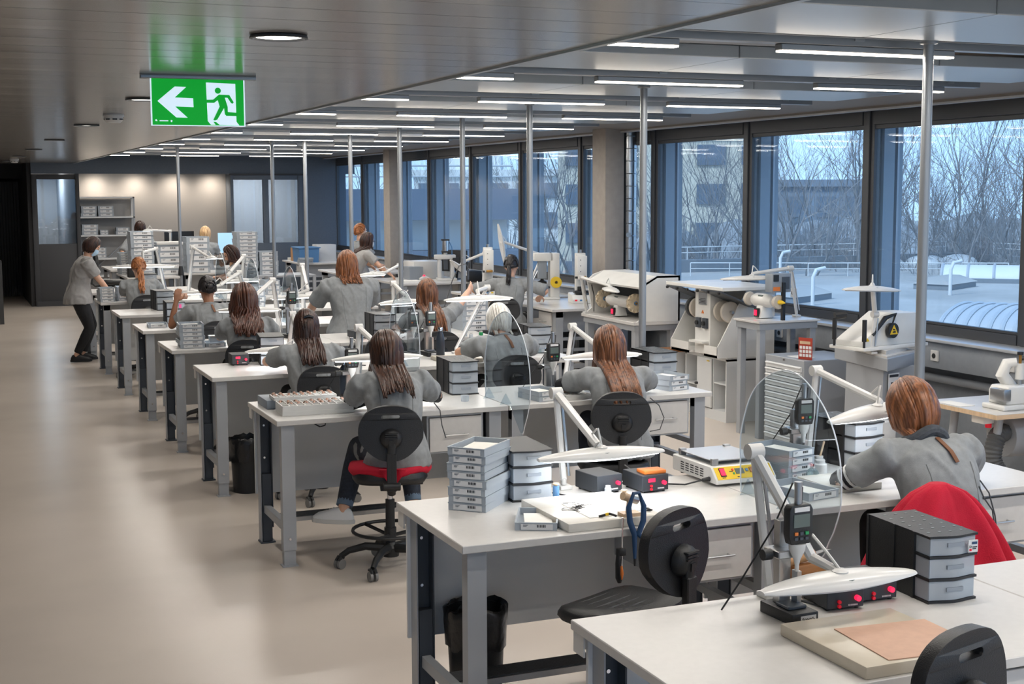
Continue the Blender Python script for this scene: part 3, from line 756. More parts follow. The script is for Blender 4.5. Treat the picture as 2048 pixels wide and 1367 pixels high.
# ------------------------------------------------------------ trays
def make_tray(w=.172, d=.262, h=.0316, label=True):
    t = thing('parts_tray', 'grey tray', 'tray', (0, 0, 0))
    m = MB(); e_ = .005; h_ = h
    m.bx(-w/2, w/2, 0, d, 0, .004)
    m.bx(-w/2, w/2, 0, e_, .004, h_); m.bx(-w/2, w/2, d-e_, d, .004, h_); m.bx(-w/2, -w/2+e_, e_, d-e_, .004, h_); m.bx(w/2-e_, w/2, e_, d-e_, .004, h_)
    m.bx(-w/2-.002, w/2+.002, -.002, .004, h_-.004, h_); m.bx(-w/2-.002, w/2+.002, d-.004, d+.002, h_-.004, h_); m.bx(-w/2-.002, -w/2+.003, 0, d, h_-.004, h_); m.bx(w/2-.003, w/2+.002, 0, d, h_-.004, h_)
    m.build('shell', M['tray'], t)
    l = MB().bx(-w*.36, w*.40, -.0035, -.0019, h*.12, h*.82).build('label', M['labelw'], t)
    b = MB()
    for k in range(9): b.bx(.005+k*.0042, .005+k*.0042+(.0016 if k % 3 else .003), -.0045, -.0034, h*.42, h*.74)
    for k in range(2): b.bx(-.052, -.052+.02-k*.006, -.0045, -.0034, h*(.66-k*.14), h*(.70-k*.14))
    b.build('barcode', M['ink'], l)
    return t
tray0 = make_tray(); tray0.location = (0, 0, -50)
tray_used = []
ONM = ['top', 'second from the top', 'third from the top', 'fourth from the top', 'fifth from the top', 'sixth from the top', 'seventh from the top', 'eighth from the top', 'ninth from the top', 'tenth from the top', 'eleventh from the top', 'twelfth from the top', 'thirteenth from the top', 'fourteenth from the top', 'fifteenth from the top', 'sixteenth from the top', 'seventeenth from the top', 'eighteenth from the top']
def place(proto, used, lab, loc, rz, group, sc_=None):
    if not used: o = proto; o.location = loc; o.rotation_euler = (0, 0, rz); o['label'] = lab; o['group'] = group; used.append(1)
    else: o = dup(proto, lab, loc, rz, group)
    if sc_: o.scale = sc_
    return o
rnd = random.Random(11)
def stack(n, x, y, rz, desc, z=.9, s=(1, 1, 1), jit=.006, paper=True):
    rz = math.radians(rz); h = .032*s[2]
    for k in range(n):
        i = n-1-k
        lab = ('grey tray, %s in the %s' % (ONM[i], desc)) if n > 1 else 'grey tray ' + desc
        place(tray0, tray_used, lab, (x+rnd.uniform(-jit, jit), y+rnd.uniform(-jit, jit), z+k*h), rz+rnd.uniform(-.03, .03), 'grey parts trays', s)
    if paper:
        p = MB(); p.M = rot(0, 0, rz+.06, (x-math.sin(rz)*.13, y+math.cos(rz)*.13, z+(n-1)*h))
        p.bx(-.055*s[0], .06*s[0], -.1*s[1], .09*s[1], .005, .018*s[2])
        tag(p.build('paper_slip', M['paper']), 'paper slips in the ' + (('top tray of the ' + desc) if n > 1 else 'tray ' + desc), 'paper', 'paper slips in trays')
stack(8, 2.012, 5.355, -45, 'tall leaning stack by the pliers', s=(1, 1, 1.07), jit=.004)
stack(1, 2.15, 4.935, 62-90+3, 'lying open beside the marble slab', s=(.98, 1, 1.05))
stack(4, 3.685, 5.345, 13, 'four-high stack behind the yellow hotplate', s=(1, 1, 1.1))
stack(1, 3.53, 4.95, 11, 'lying open by the bob haired woman', s=(1.05, 1.1, 1.15))
stack(2, 3.60, 8.03, 8, 'pair at the auburn haired woman\'s elbow', s=(1, 1, 1.0))
stack(3, 4.585, 8.10, 14, 'three-high stack right of the auburn haired woman', s=(1, 1, 1.1))
stack(6, 1.985, 12.05, -3, 'six-high stack by the curly haired woman', s=(1.22, 1, 1.1))
stack(1, 2.19, 12.08, -3, 'with white tubs on it beside the six-high stack', s=(1, .9, 1.1), paper=False)
stack(1, 1.98, 14.05, -6, 'lying alone on the bench before the three-drawer boxes', s=(1.1, 1, 1.1))
stack(5, 1.88, 17.64, 2, 'stack under the standing woman\'s hands', s=(1, 1, 1.1))
stack(5, 2.10, 17.75, 2, 'stack left of the ginger woman', s=(1, 1, 1.1))
tray_used and None
# ------------------------------------------------------------ three-drawer boxes
def make_drawers(w=.19, d=.36, h=.225, top='holes'):
    t = thing('drawer_box', 'drawer box', 'drawers', (0, 0, 0))
    def plan(y_in, inset=0):
        P = [(-w/2+inset, d), (-w/2+inset, y_in)]
        for k in range(13): u = k/12; P.append((-w/2+inset+(w-2*inset)*u, y_in + .008*math.cos(2*PI*u) - .004))
        P += [(w/2-inset, d)]
        return P
    m = MB(); th = h/3
    for k in range(4): m.prism(plan(.008), th*k if k < 3 else h-.008, th*k+.008 if k < 3 else h)
    for sx in (-1, 1):
        m.bx(min(sx*w/2, sx*(w/2-.006)), max(sx*w/2, sx*(w/2-.006)), .09, d, 0, h)
        for yy in (.09, .20, .35): m.bx(min(sx*w/2, sx*(w/2+.003)), max(sx*w/2, sx*(w/2+.003)), yy, yy+.012, 0, h)
    m.bx(-w/2, w/2, d-.006, d, 0, h)
    body = m.build('body', M['black'], t)
    if top == 'holes':
        q = MB()
        for i in range(4):
            for j in range(6): q.cyl((-w*.34+i*w*.225+(j % 2)*.012, .06+j*.052, h-.001), (-w*.34+i*w*.225+(j % 2)*.012, .06+j*.052, h+.0012), .006, n=8)
        q.build('hole_pattern', M['lcd'], body)
    for k in range(3):
        dr = MB().prism(plan(.014, .006)[:], th*k+.009, th*k+th-.003).build('drawer', M['frost'], t)
        MB().bx(-.03, .035, .0005, .012, th*k+th*.5, th*k+th*.68).build('drawer_handle', M['trayd'], dr)
        c = MB(); r = random.Random(k*7+3)
        for i in range(9): c.ell((r.uniform(-w*.36, w*.36), r.uniform(.05, .2), th*k+.02+r.uniform(0, .008)), (.012, .012, .010), 8, 5)
        c.build('contents', M['woodl'], dr)
    return t
db0 = make_drawers(); db1 = make_drawers(top='plain')
dbu = {0: [], 1: []}
def drawers(x, y, rz, desc, v=0, s=1, z=.9):
    place([db0, db1][v], dbu[v], 'black three-drawer box, ' + desc, (x, y, z), math.radians(rz), 'black three-drawer boxes', (s, s, s) if s != 1 else None)
drawers(3.025, 3.505, -3, 'perforated top, at the right on the nearest bench')
drawers(2.345, 5.41, -3, 'smooth black top, beside the tall tray stack on the second bench', 1)
drawers(4.14, 5.42, 6, 'under the lamp at the bob haired woman\'s left')
drawers(3.19, 8.495, -3, 'perforated top, between the two seated women in the third row')
drawers(4.66, 8.41, 0, 'perforated top, at the foot of the second pole')
drawers(2.36, 10.58, -8, 'in front of the woman with the hair clip', 1)
drawers(4.60, 10.45, -6, 'with a cloth on top, near the white haired woman', 1)
drawers(2.21, 14.37, -3, 'with a pink label, left of the person with the hair bun', 1)
drawers(2.36, 16.08, 4, 'second one back, under the ginger woman\'s elbow', 1)
drawers(2.48, 18.0, 3, 'standing before the ginger woman, right of her shoulder', 1)
drawers(2.66, 19.5, 0, 'at the foot of the far left pole', 1)
drawers(3.76, 12.1, 0, 'seen through the clear screen left of the raised arm', 1)
# ------------------------------------------------------------ task lamps
def lens(L, W, H, n=20):
    rings = []
    for i in range(n+1):
        u = -1+2*i/n; a = abs(u)
        w_ = W*(1-a**1.7)+.045; h_ = H*(1-a*a)+.010
        if a > .97: w_ *= .75; h_ *= .8
        ring = []
        for k in range(9): t = PI*k/8; ring.append((u*L/2, -w_/2*math.cos(t), h_*math.sin(t)**.8))
        for k in range(1, 8): t = k/8; ring.append((u*L/2, w_/2-w_*t, -.004))
        rings.append(ring)
    return MB().loft(rings)
def lamp(base, elbow, tip, head, desc, yaw=0, roll=0, pitch=0, lit=True, L=.60, W=.095, e=.8, group='white articulated task lamps'):
    base, elbow, tip, head = map(Vector, (base, elbow, tip, head))
    t = thing('task_lamp', 'white articulated task lamp ' + desc, 'lamp', base, 0, group)
    E_, T_, H_ = elbow-base, tip-base, head-base
    m = MB(); m.bx(-.03, .03, -.035, .03, 0, .018); m.cyl((0,0,.018), (0,0,.05), .014, n=12); m.build('clamp', M['whitep'], t, bevel=.003, segs=1)
    la = MB(); la.tube([(0,0,.04), E_], .0165, 8, flat=.75); lo = la.build('lower_arm', M['whitep'], t)
    MB().tube([Vector((0,0,.06))+Vector((.022, -.012, 0)), E_+Vector((.022, -.012, -.03))], .006, 6).build('tension_rod', M['steel'], lo)
    MB().tube([E_+Vector((-.026, .0, .0)), E_+Vector((.026, .0, .0))], .026, 14).build('elbow_joint', M['whitep'], t)
    ua = MB(); ua.tube([E_, T_], [.021, .019], 8, flat=.9); ua.build('upper_arm', M['whitep'], t)
    j = MB(); j.tube([T_, T_*.4+H_*.6+Vector((0,0,.02)), H_+Vector((0,0,.03))], [.018, .015, .016], 8); j.lathe([(0, .02), (.024, .022), (.026, .038), (.015, .045), (0, .045)], H_, 14); j.build('head_joint', M['whitep'], t)
    ca = MB(); d = (T_-E_).normalized()
    ca.tube([T_-d*.05+Vector((0,0,.02)), T_-d*.01+Vector((0,0,.065)), T_+Vector((0,0,.075)), H_*.5+T_*.5+Vector((0,0,.06)), H_+Vector((0,0,.04))], .005, 6); ca.build('cable', M['whitep'], t)
    h = lens(L, W, .026); R = rot(roll, pitch, yaw, H_)
    h.v = [R @ p for p in h.v]; ho = h.build('lamp_head', M['whitep'], t, angle=50)
    b = MB(); b.M = R; b.lathe([(0, .0285), (.028, .0265), (.03, .022), (.0, .02)], (0, -.028, -.002), 16)
    b.build('button_pad', M['lcd'], ho)
    f = MB(); f.M = R
    P = []
    for i in range(21):
        u = -1+2*i/20; P.append((u*L*.455, W*.5*(1-abs(u)**1.7)+.010))
    f.prism([(x, -w_) for x, w_ in P] + [(x, w_) for x, w_ in reversed(P)], -.009, -.0045)
    f.build('diffuser', M['lamp'] if lit else M['lampoff'], ho)
    if lit:
        dl = bpy.data.lights.new('task_light', 'AREA'); dl.shape = 'RECTANGLE'; dl.size = L*.85; dl.size_y = .06; dl.energy = e; dl.color = (.93, .97, 1)
        ob = bpy.data.objects.new('task_light', dl); COL.objects.link(ob); ob.parent = ho; ob.matrix_local = R @ Matrix.Translation((0, 0, -.014))
    return t
lamp((2.575, 5.60, .9), (2.56, 5.65, 1.335), (2.60, 5.30, 1.15), (2.615, 5.29, 1.105), 'lit over the marble slab with pliers', math.radians(-1), math.radians(3))
lamp((2.50, 3.80, .9), (2.43, 3.79, 1.40), (2.53, 3.60, 1.08), (2.53, 3.45, 1.038), 'switched off on the nearest bench, in front of the black gauge', math.radians(4), math.radians(2), math.radians(1), lit=False)
lamp((3.90, 5.60, .9), (3.937, 5.6, 1.37), (4.03, 5.22, 1.265), (4.0, 5.2, 1.215), 'over the drawers at the bob haired woman\'s side', math.radians(8), math.radians(10), math.radians(-4), e=.5)
lamp((2.50, 8.72, .9), (2.53, 8.75, 1.355), (2.60, 8.45, 1.24), (2.52, 8.3, 1.20), 'lit in front of the woman on the red cushion', math.radians(0), 0)
lamp((4.02, 8.72, .9), (4.09, 8.75, 1.30), (4.16, 8.42, 1.17), (4.10, 8.3, 1.135), 'lit in front of the auburn haired woman')
P = aty(575, 690, 10.75); Q = aty(585, 628, 10.78)
lamp((P.x, 10.75, .9), Q, aty(600, 690, 10.5), (2.42, 10.42, aty(580, 700, 10.42).z), 'lit end showing left of the woman with the hair clip', 0, 0, 0, L=.62)
lamp((3.95, 10.75, .9), (4.25, 10.80, 1.44), (4.05, 10.5, 1.44), (4.02, 10.4, 1.375), 'lit above the white haired woman\'s head')
def lamp_px(y, base, elbow, tip, hl, hr, desc, lit=True, **kw):
    a, b = aty(*hl, y-.3), aty(*hr, y-.3); h = (a+b)/2; L = (b-a).length
    bb = aty(*base, y); bb.z = .9
    return lamp(bb, aty(*elbow, y), aty(*tip, y-.25), h, desc, math.atan2(b.y-a.y, b.x-a.x), 0, -math.asin((b.z-a.z)/L), lit, L, **kw)
lamp_px(12.5, (560, 690), (545, 560), (500, 600), (432, 622), (562, 619), 'lit across the curly haired woman')
lamp_px(12.5, (786, 640), (786, 566), (816, 596), (757, 608), (850, 602), 'lit left of the woman raising her arm')
lamp_px(14.3, (605, 590), (604, 530), (616, 580), (540, 598), (640, 592), 'lit beside the standing woman with grey back')
lamp_px(14.3, (500, 580), (470, 540), (440, 560), (362, 588), (462, 582), 'lit above the person with the hair bun', L=None) if 0 else lamp_px(14.3, (500, 585), (478, 545), (440, 570), (362, 588), (470, 581), 'lit behind the person with the hair bun')
lamp_px(18.2, (330, 560), (312, 497), (285, 505), (220, 534), (354, 532), 'lit in front of the ginger ponytailed woman')
lamp_px(18.2, (375, 550), (385, 494), (418, 514), (412, 517), (434, 516), 'with small round head near the far left pole')
lamp_px(16.2, (478, 560), (487, 512), (455, 550), (440, 565), (520, 560), 'with upright arm right of the far seated woman', lit=True)
lamp_px(16.2, (800, 580), (798, 530), (770, 545), (716, 551), (771, 549), 'head showing right of the standing woman\'s hair')
lamp_px(23.7, (340, 485), (340, 462), (300, 460), (285, 462), (305, 462), 'arm rising behind the flat trays at the far table')
# ------------------------------------------------------------ clear screens
def screen(k, desc, x=3.277, dy=0):
    yn = YN[k]+dy
    P = [(.40,.902),(.412,1.12),(.385,1.24),(.32,1.36),(.22,1.44),(.08,1.49),(-.03,1.485),(-.13,1.44),(-.23,1.36),(-.30,1.26),(-.338,1.14),(-.342,1.0),(-.31,.90),(-.27,.83),(-.2,.75),(-.02,.902)]
    # smooth outline
    Q = []
    for i in range(1, 14):
        p0, p1, p2, p3 = [Vector(P[max(0, min(len(P)-1, j))]) for j in (i-1, i, i+1, i+2)]
        for s in range(4):
            u = s/4; Q.append(.5*((2*p1)+(-p0+p2)*u+(2*p0-5*p1+4*p2-p3)*u*u+(-p0+3*p1-3*p2+p3)*u**3))
    Q = [Vector(P[0])] + Q + [Vector(P[-2]), Vector(P[-1])]
    t = thing('clear_screen', 'clear rounded acrylic screen, ' + desc, 'screen', (x, yn, 0), 0, 'clear acrylic screens')
    MB().prism_x([(q.x, q.y) for q in Q], -.002, .002).build('sheet', M['acryl'], t)
    MB().tube([(0, q.x, q.y) for q in Q[:-1]], .0032, 6).build('edge', M['acredge'], t)
    for yy in (.05, .34):
        f = MB(); f.loft([[(-.04, yy, .901), (.04, yy, .901), (.002, yy, .97), (-.002, yy, .97)], [(-.04, yy+.004, .901), (.04, yy+.004, .901), (.002, yy+.004, .97), (-.002, yy+.004, .97)]])
        f.build('foot', M['acryl'], t)
screen(1, 'nearest one, in front of the yellow hotplate')
screen(2, 'before the white haired woman\'s chair')
screen(3, 'in front of the standing woman\'s back')
screen(4, 'left of the woman with the raised arm, near the gauges', dy=-.1) if 0 else None
screen(5, 'left of the tall back of the standing woman', x=3.27)
screen(6, 'at the sixth row near the small red light')
screen(7, 'far one near the woman looking down')
P = None
def screen_px(x, y, desc): 
    pass
# ------------------------------------------------------------ gauges, supplies, bottles
def gauge(x, y, rz, desc, H=.36, s=1):
    t = thing('thickness_gauge', 'digital gauge on a stand ' + desc, 'gauge', (x, y, .9), math.radians(rz), 'digital gauges'); t.scale = (s, s, s)
    MB().bx(-.05, .05, -.01, .165, 0, .038).build('base', M['black'], t, bevel=.004)
    MB().bx(-.035, .035, .03, .10, .038, .05).build('anvil_block', M['legd'], t, bevel=.003, segs=1)
    MB().bx(-.022, .022, .10, .135, .038, H-.02).build('column', M['steel'], t, bevel=.002, segs=1)
    MB().bx(.018, .034, .06, .09, .05, .15).build('lower_jaw', M['steel'], t)
    MB().bx(-.06, .03, .05, .135, H-.13, H-.105).build('clamp_arm', M['steel'], t, bevel=.003, segs=1)
    MB().cyl((-.065, .09, H-.12), (-.095, .09, H-.12), .018, n=12).build('clamp_knob', M['black'], t)
    hd = MB(); hd.prism_y([(-.036, H-.08), (.036, H-.08), (.044, H-.05), (.044, H+.03), (.036, H+.045), (-.036, H+.045), (-.044, H+.03), (-.044, H-.05)], .02, .055)
    ho = hd.build('gauge_head', M['black'], t, bevel=.004)
    MB().bx(-.03, .03, .017, .021, H-.025, H+.016).build('screen', M['lcd'], ho)
    MB().bx(-.028, .028, .0165, .021, H+.024, H+.038).build('name_strip', M['labelw'], ho)
    for i, c in enumerate(('orange', 'legd', 'green')): MB().bx(-.026+i*.02, -.014+i*.02, .016, .021, H-.05, H-.040).build('button', M[c], ho)
    for i in range(3): MB().bx(-.026+i*.02, -.014+i*.02, .017, .021, H-.066, H-.057).build('button', M['legd'], ho)
    MB().cyl((0, .04, H+.045), (0, .04, H+.10), .012, n=12).cyl((0, .04, H+.10), (0, .04, H+.115), .013, n=12).build('top_sleeve', M['steel'], t)
    m = MB(); m.lathe([(0, H-.08), (.028, H-.08), (.026, H-.10), (.012, H-.13), (.007, H-.15), (.007, H-.17), (0, H-.17)], (0, .04, 0), 14); m.build('plunger', M['whitep'], t)
    MB().tube([(.02, .05, H+.045), (.03, .06, H+.09), (.015, .09, H+.10), (-.02, .14, H-.05), (-.1, .2, .1), (-.16, .22, .004)], .003, 6).build('cable', M['black'], t)
    l = MB().bx(-.018, .04, -.0115, -.0098, .01, .029).build('label', M['labelw'], t)
    q = MB(); q.tube([(-.014, -.0125, .018), (-.01, -.0125, .024), (-.008, -.0125, .016), (-.003, -.0125, .021), (.002, -.0125, .017), (.006, -.0125, .021), (.011, -.0125, .016), (.016, -.0125, .021), (.021, -.0125, .017), (.027, -.0125, .023), (.03, -.0125, .017), (.034, -.0125, .016)], .0011, 4)
    q.build('lettering', M['ink'], l)
gauge(2.44, 3.51, 2, 'behind the switched-off lamp on the nearest bench', .33)
gauge(3.80, 5.46, -4, 'near the faceted bottle', .31)
gauge(3.74, 8.26, 2, 'between bottle and jars at the auburn haired woman\'s left', .30)
p = atz(700, 800, .9); gauge(2.42, 8.50, 0, 'turned away, behind the red cushion woman\'s lamp', .30)
p = aty(852, 640, 12.2); gauge(3.55, 10.62, 4, 'left one of two in front of the standing woman', .33)
gauge(3.70, 10.62, 4, 'right one of two in front of the standing woman', .33)
gauge(3.04, 13.1-.2, 0, 'thin one seen right of the curly haired woman', .34) if 0 else gauge(2.98, 12.45, 10, 'thin one seen right of the curly haired woman', .40)
def supply(x, y, rz, desc, w=.135, d=.18, h=.072, led=True, jacks=True):
    t = thing('power_supply', 'black power supply box ' + desc, 'power supply', (x, y, .9), math.radians(rz), 'black power supplies')
    MB().bx(-w/2, w/2, 0, d, .008, h).build('case', M['bfront'], t, bevel=.002, segs=1)
    for sx in (-1, 1):
        for yy in (.02, d-.02): MB().cyl((sx*(w/2-.015), yy, 0), (sx*(w/2-.015), yy, .009), .007, n=8).build('foot', M['black'], t)
    MB().cyl((w*.3, 0, h*.55), (w*.3, -.016, h*.55), .009, n=12).build('knob', M['redled'], t)
    if led: MB().bx(-w*.28, -w*.02, -.002, .001, h*.62, h*.82).build('display', M['redled'], t)
    if jacks:
        for q in (0, 1): MB().cyl((-w*.18, 0, h*.22+q*.015), (-w*.18, -.008, h*.22+q*.015), .006, n=10).build('jack', M['red'], t)
    q = MB()
    for i in range(7): q.bx(w*.08+i*.005, w*.08+i*.005+.003, -.0015, .001, h*.2, h*.27)
    q.build('lettering', M['labelw'], t)
M['bfront'] = pm('charcoal case', (46, 50, 56), .5)
supply(2.805, 3.61, -3, 'with red knob and jacks, right one on the nearest bench', led=False)
supply(2.645, 3.575, -5, 'with red knob, half hidden behind the gauge on the nearest bench', led=False)
supply(2.13, 10.69, -2, 'with red display on the fourth bench corner', h=.085)
supply(2.92, 5.36, 3, 'with red display and wood block on top, under the lit lamp', h=.08)
supply(2.72, 5.42, 8, 'plain faced one under the lit lamp beside the drawers', led=False, jacks=False, h=.085)
supply(4.30, 8.50, 0, 'with red light left of the auburn haired woman', w=.16)
supply(2.78, 12.40, 0, 'with red display left of the woman with the hair clip', h=.07)
supply(3.55, 12.2, 5, 'dark one behind the two gauges')
tag(MB().bx(2.875, 2.985, 5.38, 5.46, .98, .996).build('wood_block', M['orange'], bevel=.003), 'orange wood block lying on a black power supply', 'block')
def bottle(px, py, desc, z=.9, s=1):
    p = atz(px, py, z); t = thing('flask', 'black flask with silver cap ' + desc, 'bottle', p, 0, 'black drinking flasks'); t.scale = (s, s, s)
    MB().lathe([(0, 0), (.033, 0), (.035, .01), (.035, .15), (.03, .185), (.02, .215), (.019, .225), (0, .225)], n=24).build('body', M['bottle'], t, angle=60)
    MB().lathe([(0, .225), (.0205, .225), (.0205, .252), (.018, .256), (0, .256)], n=20).build('cap', M['chrome'], t)
bottle(690, 797, 'beside the white jar at the strap boxes')
bottle(1095, 769, 'at the auburn haired woman\'s left')
bottle(881, 717, 'on the white haired woman\'s bench end')
def jar(px, py, r, h, desc, mat='plast', capm='whitep', z=.9):
    t = thing('jar', desc, 'jar', atz(px, py, z), 0)
    MB().lathe([(0, 0), (r*.95, 0), (r, .004), (r, h*.72), (r*.7, h*.82), (0, h*.82)], n=20).build('body', M[mat], t)
    MB().lathe([(0, h*.82), (r*.72, h*.82), (r*.72, h), (0, h)], n=18).build('lid', M[capm], t)
jar(697, 803, .022, .06, 'small white square-shouldered jar behind the strap boxes')
jar(1134, 772, .022, .06, 'small blue grey pot beside the gauge stand', 'trayd')
jar(1152, 770, .024, .085, 'white labelled bottle beside the blue grey pot', 'plast', 'chrome')
jar(1061, 706, .024, .075, 'white square bottle right of the white haired woman')
jar(1078, 706, .024, .05, 'round glass bottle with green dot right of the white haired woman', 'wglass', 'wglass')
jar(1637, 935, .03, .06, 'white glue bottle with wooden stick at the bob haired woman', 'plast')
jar(1216, 990, .016, .045, 'clear little tub with white lid behind the hammer', 'plast')
jar(1640, 948, .032, .07, 'white cup behind the faceted bottle', 'whitep')
jar(930, 672, .02, .06, 'first of the white pots left of the white haired woman', 'plast')
jar(942, 676, .018, .05, 'second of the white pots left of the white haired woman', 'plast')
jar(962, 672, .02, .05, 'green pot left of the white haired woman', 'green')
p = atz(1637, 935, .9); tag(MB().cyl((p.x, p.y, .93), (p.x+.03, p.y, 1.03), .005, n=6).build('wooden_stick', M['woodl']), 'wooden stick standing in the white glue bottle', 'stick')
t = thing('faceted_bottle', 'faceted clear bottle with amber liquid and metal cap near the clear screen', 'bottle', atz(1625, 960))
MB().loft([[(.022*s_*math.cos(2*PI*k/6+o_), .022*s_*math.sin(2*PI*k/6+o_), z) for k in range(6)] for s_, z, o_ in ((1, 0, 0), (1.5, .025, .5), (1.3, .045, 0), (.6, .058, .5))]).build('body', M['wglass'], t, flat=True)
MB().cyl((0,0,.058), (0,0,.08), .011, n=12).build('cap', M['chrome'], t)
# ------------------------------------------------------------ small things on the near benches
def simple(name, mb, mat, lab, cat, group=None, **kw):
    return tag(mb.build(name, mat, **kw), lab, cat, group)
M['marble2'] = pm('pale marble', (222, 220, 214), .3, vary=.1, scale=3, c2=(206, 200, 188), stretch=(1, 3, 1))
simple('stone_slab', MB().bx(2.25, 2.675, 4.845, 5.33, .9, .936), M['marble2'], 'thick pale marble slab with paper on it beside the open tray', 'slab', bevel=.004)
simple('paper_sheet', MB().bx(2.37, 2.62, 4.90, 5.18, .9365, .938), M['paper'], 'white paper sheet on the marble slab under the lit lamp', 'paper')
simple('stone_slab', MB().bx(2.31, 2.72, 3.02, 3.445, .9, .938), M['stone'], 'cream marble slab on the nearest bench under the tan sheet', 'slab', bevel=.005)
simple('leather_sheet', MB().loft([[(2.40, 3.04, z), (2.72, 3.01, z), (2.735, 3.30, z), (2.425, 3.33, z)] for z in (.9385, .941)]), M['leather'], 'tan leather sheet lying on the cream marble slab', 'leather sheet')
simple('stone_slab', MB().bx(3.62, 3.95, 10.12, 10.45, .9, .93), M['stone'], 'pale slab behind the black flask at the white haired woman', 'slab', bevel=.003)
simple('stone_slab', MB().bx(3.62, 3.90, 5.02, 5.28, .9, .932), M['marble2'], 'pale slab under the bob haired woman\'s hands', 'slab', bevel=.004)
t = thing('thread_spool', 'blue thread spool on a wooden base at the marble slab', 'spool', atz(1112, 1003))
MB().lathe([(0, 0), (.022, 0), (.02, .005), (.008, .012), (.008, .075), (.014, .078), (.014, .083), (0, .083)], n=18).build('bobbin', M['woodl'], t)
MB().lathe([(.009, .02), (.0145, .02), (.0145, .072), (.009, .072)], n=18).build('thread', M['blueb'], t)
t = thing('thread_spool', 'pale thread spool standing behind the hammer head', 'spool', atz(1248, 1012))
MB().lathe([(0, 0), (.022, 0), (.02, .005), (.008, .012), (.008, .065), (.014, .068), (.014, .072), (0, .072)], n=18).build('bobbin', M['woodl'], t)
MB().lathe([(.009, .02), (.0145, .02), (.0145, .06), (.009, .06)], n=18).build('thread', M['felt'], t)
m = MB(); r = random.Random(3); c = atz(1150, 1015, .936)
for k in range(9):
    a = r.uniform(0, 6); P = []
    for i in range(8): P.append((c.x+r.uniform(-.05, .07)*.6+.012*i*math.cos(a), c.y+r.uniform(-.02, .02)+.012*i*math.sin(a), .9375+r.uniform(0, .008)))
    m.tube(P, .0008, 4)
simple('thread_tangle', m, M['ink'], 'tangle of dark thread ends on the marble slab', 'thread')
def tool_group():
    c = atz(1240, 1040, .936)
    t = thing('hammer', 'small hammer with steel and leather head leaning on the slab edge', 'hammer', (2.535, 4.86, .936))
    h = MB(); h.M = rot(.2, .35, .3, (0, 0, .075)); h.tube([(-.05, 0, 0), (.0, 0, 0)], .0165, 14); h.build('leather_face', M['woodl'], t)
    h = MB(); h.M = rot(.2, .35, .3, (0, 0, .075)); h.tube([(0, 0, 0), (.035, 0, 0)], .0165, 14); h.build('steel_face', M['steel'], t)
    MB().tube([(-.01, 0, .07), (-.012, .005, .03), (-.01, .01, .0)], [.008, .009, .01], 8).build('handle', M['woodl'], t)
    b = MB().bx(-.035, .045, -.005, .05, 0, .014); b.build('wood_rest', M['woodl'], t)
    t = thing('pliers', 'navy pliers with tan tip hanging over the bench edge', 'pliers', (2.53, 4.805, .9))
    p = MB(); p.tube([(-.022, 0, .12), (-.034, 0, .09), (-.03, -.005, .03), (-.012, -.01, -.02), (-.01, -.01, -.12)], [.008, .012, .013, .013, .007], 10, flat=.6); p.build('jaw', M['navy'], t)
    p = MB(); p.tube([(.022, 0, .12), (.034, 0, .09), (.03, -.005, .03), (.005, -.012, -.02), (.035, -.012, -.05)], [.008, .012, .013, .013, .010], 10, flat=.6); p.build('jaw', M['navy'], t)
    p = MB(); p.tube([(-.022, 0, .12), (-.012, 0, .145), (.012, 0, .145), (.022, 0, .12)], .008, 8); p.build('spring', M['navy'], t)
    p = MB(); p.tube([(.035, -.012, -.05), (.058, -.012, -.09), (.078, -.012, -.135)], [.010, .009, .003], 8); p.build('tan_tip', M['woodl'], t)
    p = MB(); p.tube([(-.01, -.01, -.12), (-.01, -.01, -.15)], [.006, .004], 8); p.build('black_tip', M['black'], t)
    t = thing('screwdriver', 'orange and black handled screwdriver hanging at the bench edge', 'screwdriver', (2.455, 4.79, .9))
    p = MB(); p.tube([(-.01, 0, -.07), (-.012, 0, -.1), (-.012, 0, -.13), (-.008, 0, -.19), (-.006, 0, -.21)], [.011, .009, .012, .015, .008], 12); p.build('grip', M['black'], t)
    p = MB(); p.tube([(-.004, -.009, -.14), (-.002, -.010, -.17), (-.002, -.009, -.195)], [.006, .009, .005], 10); p.build('inlay', M['orange'], t)
    p = MB(); p.tube([(.006, 0, .055), (.005, 0, -.05), (.002, 0, -.15)], .0035, 8); p.build('shank', M['chrome'], t)
    p = MB(); p.box((.004, .0, -.085), (.03, .02, .03)); p.build('clip', M['black'], t, bevel=.003)
    t = thing('tweezers', 'small pointed tool with yellow band lying across the slab', 'tool', (2.44, 4.88, .94))
    p = MB(); p.tube([(-.03, .02, 0), (.01, 0, .012), (.03, -.02, .005)], .005, 8); p.build('shaft', M['ink'], t)
    p = MB(); p.tube([(-.005, .008, .008), (.006, .002, .011)], .0065, 8); p.build('band', M['yellow'], t)
    t = thing('scissors', 'small black handled scissors lying at the right of the slab', 'scissors', (2.635, 4.93, .938))
    p = MB()
    for q in (-1, 1): p.tube([(.015+.012*math.cos(2*PI*k/12), q*.012+.010*math.sin(2*PI*k/12), .003) for k in range(12)], .003, 6, closed=True)
    p.build('handles', M['black'], t)
    MB().tube([(0, .004, .002), (-.045, .0, .002)], [.004, .001], 6, flat=.4).build('blades', M['steel'], t)
tool_group()
t = thing('strap_holder', 'tan wooden holder with awl standing behind the gauge', 'holder', (2.66, 3.805, .9), .1)
MB().bx(-.07, .07, -.02, .03, 0, .1).build('block', M['wood'], t, bevel=.008)
p = MB(); p.tube([(-.09, 0, .115), (.02, 0, .125)], .018, 12); p.build('roll', M['card'], t)
p = MB(); p.tube([(.02, 0, .125), (.06, 0, .13), (.10, 0, .132)], [.008, .006, .001], 8); p.build('awl', M['steel'], t)
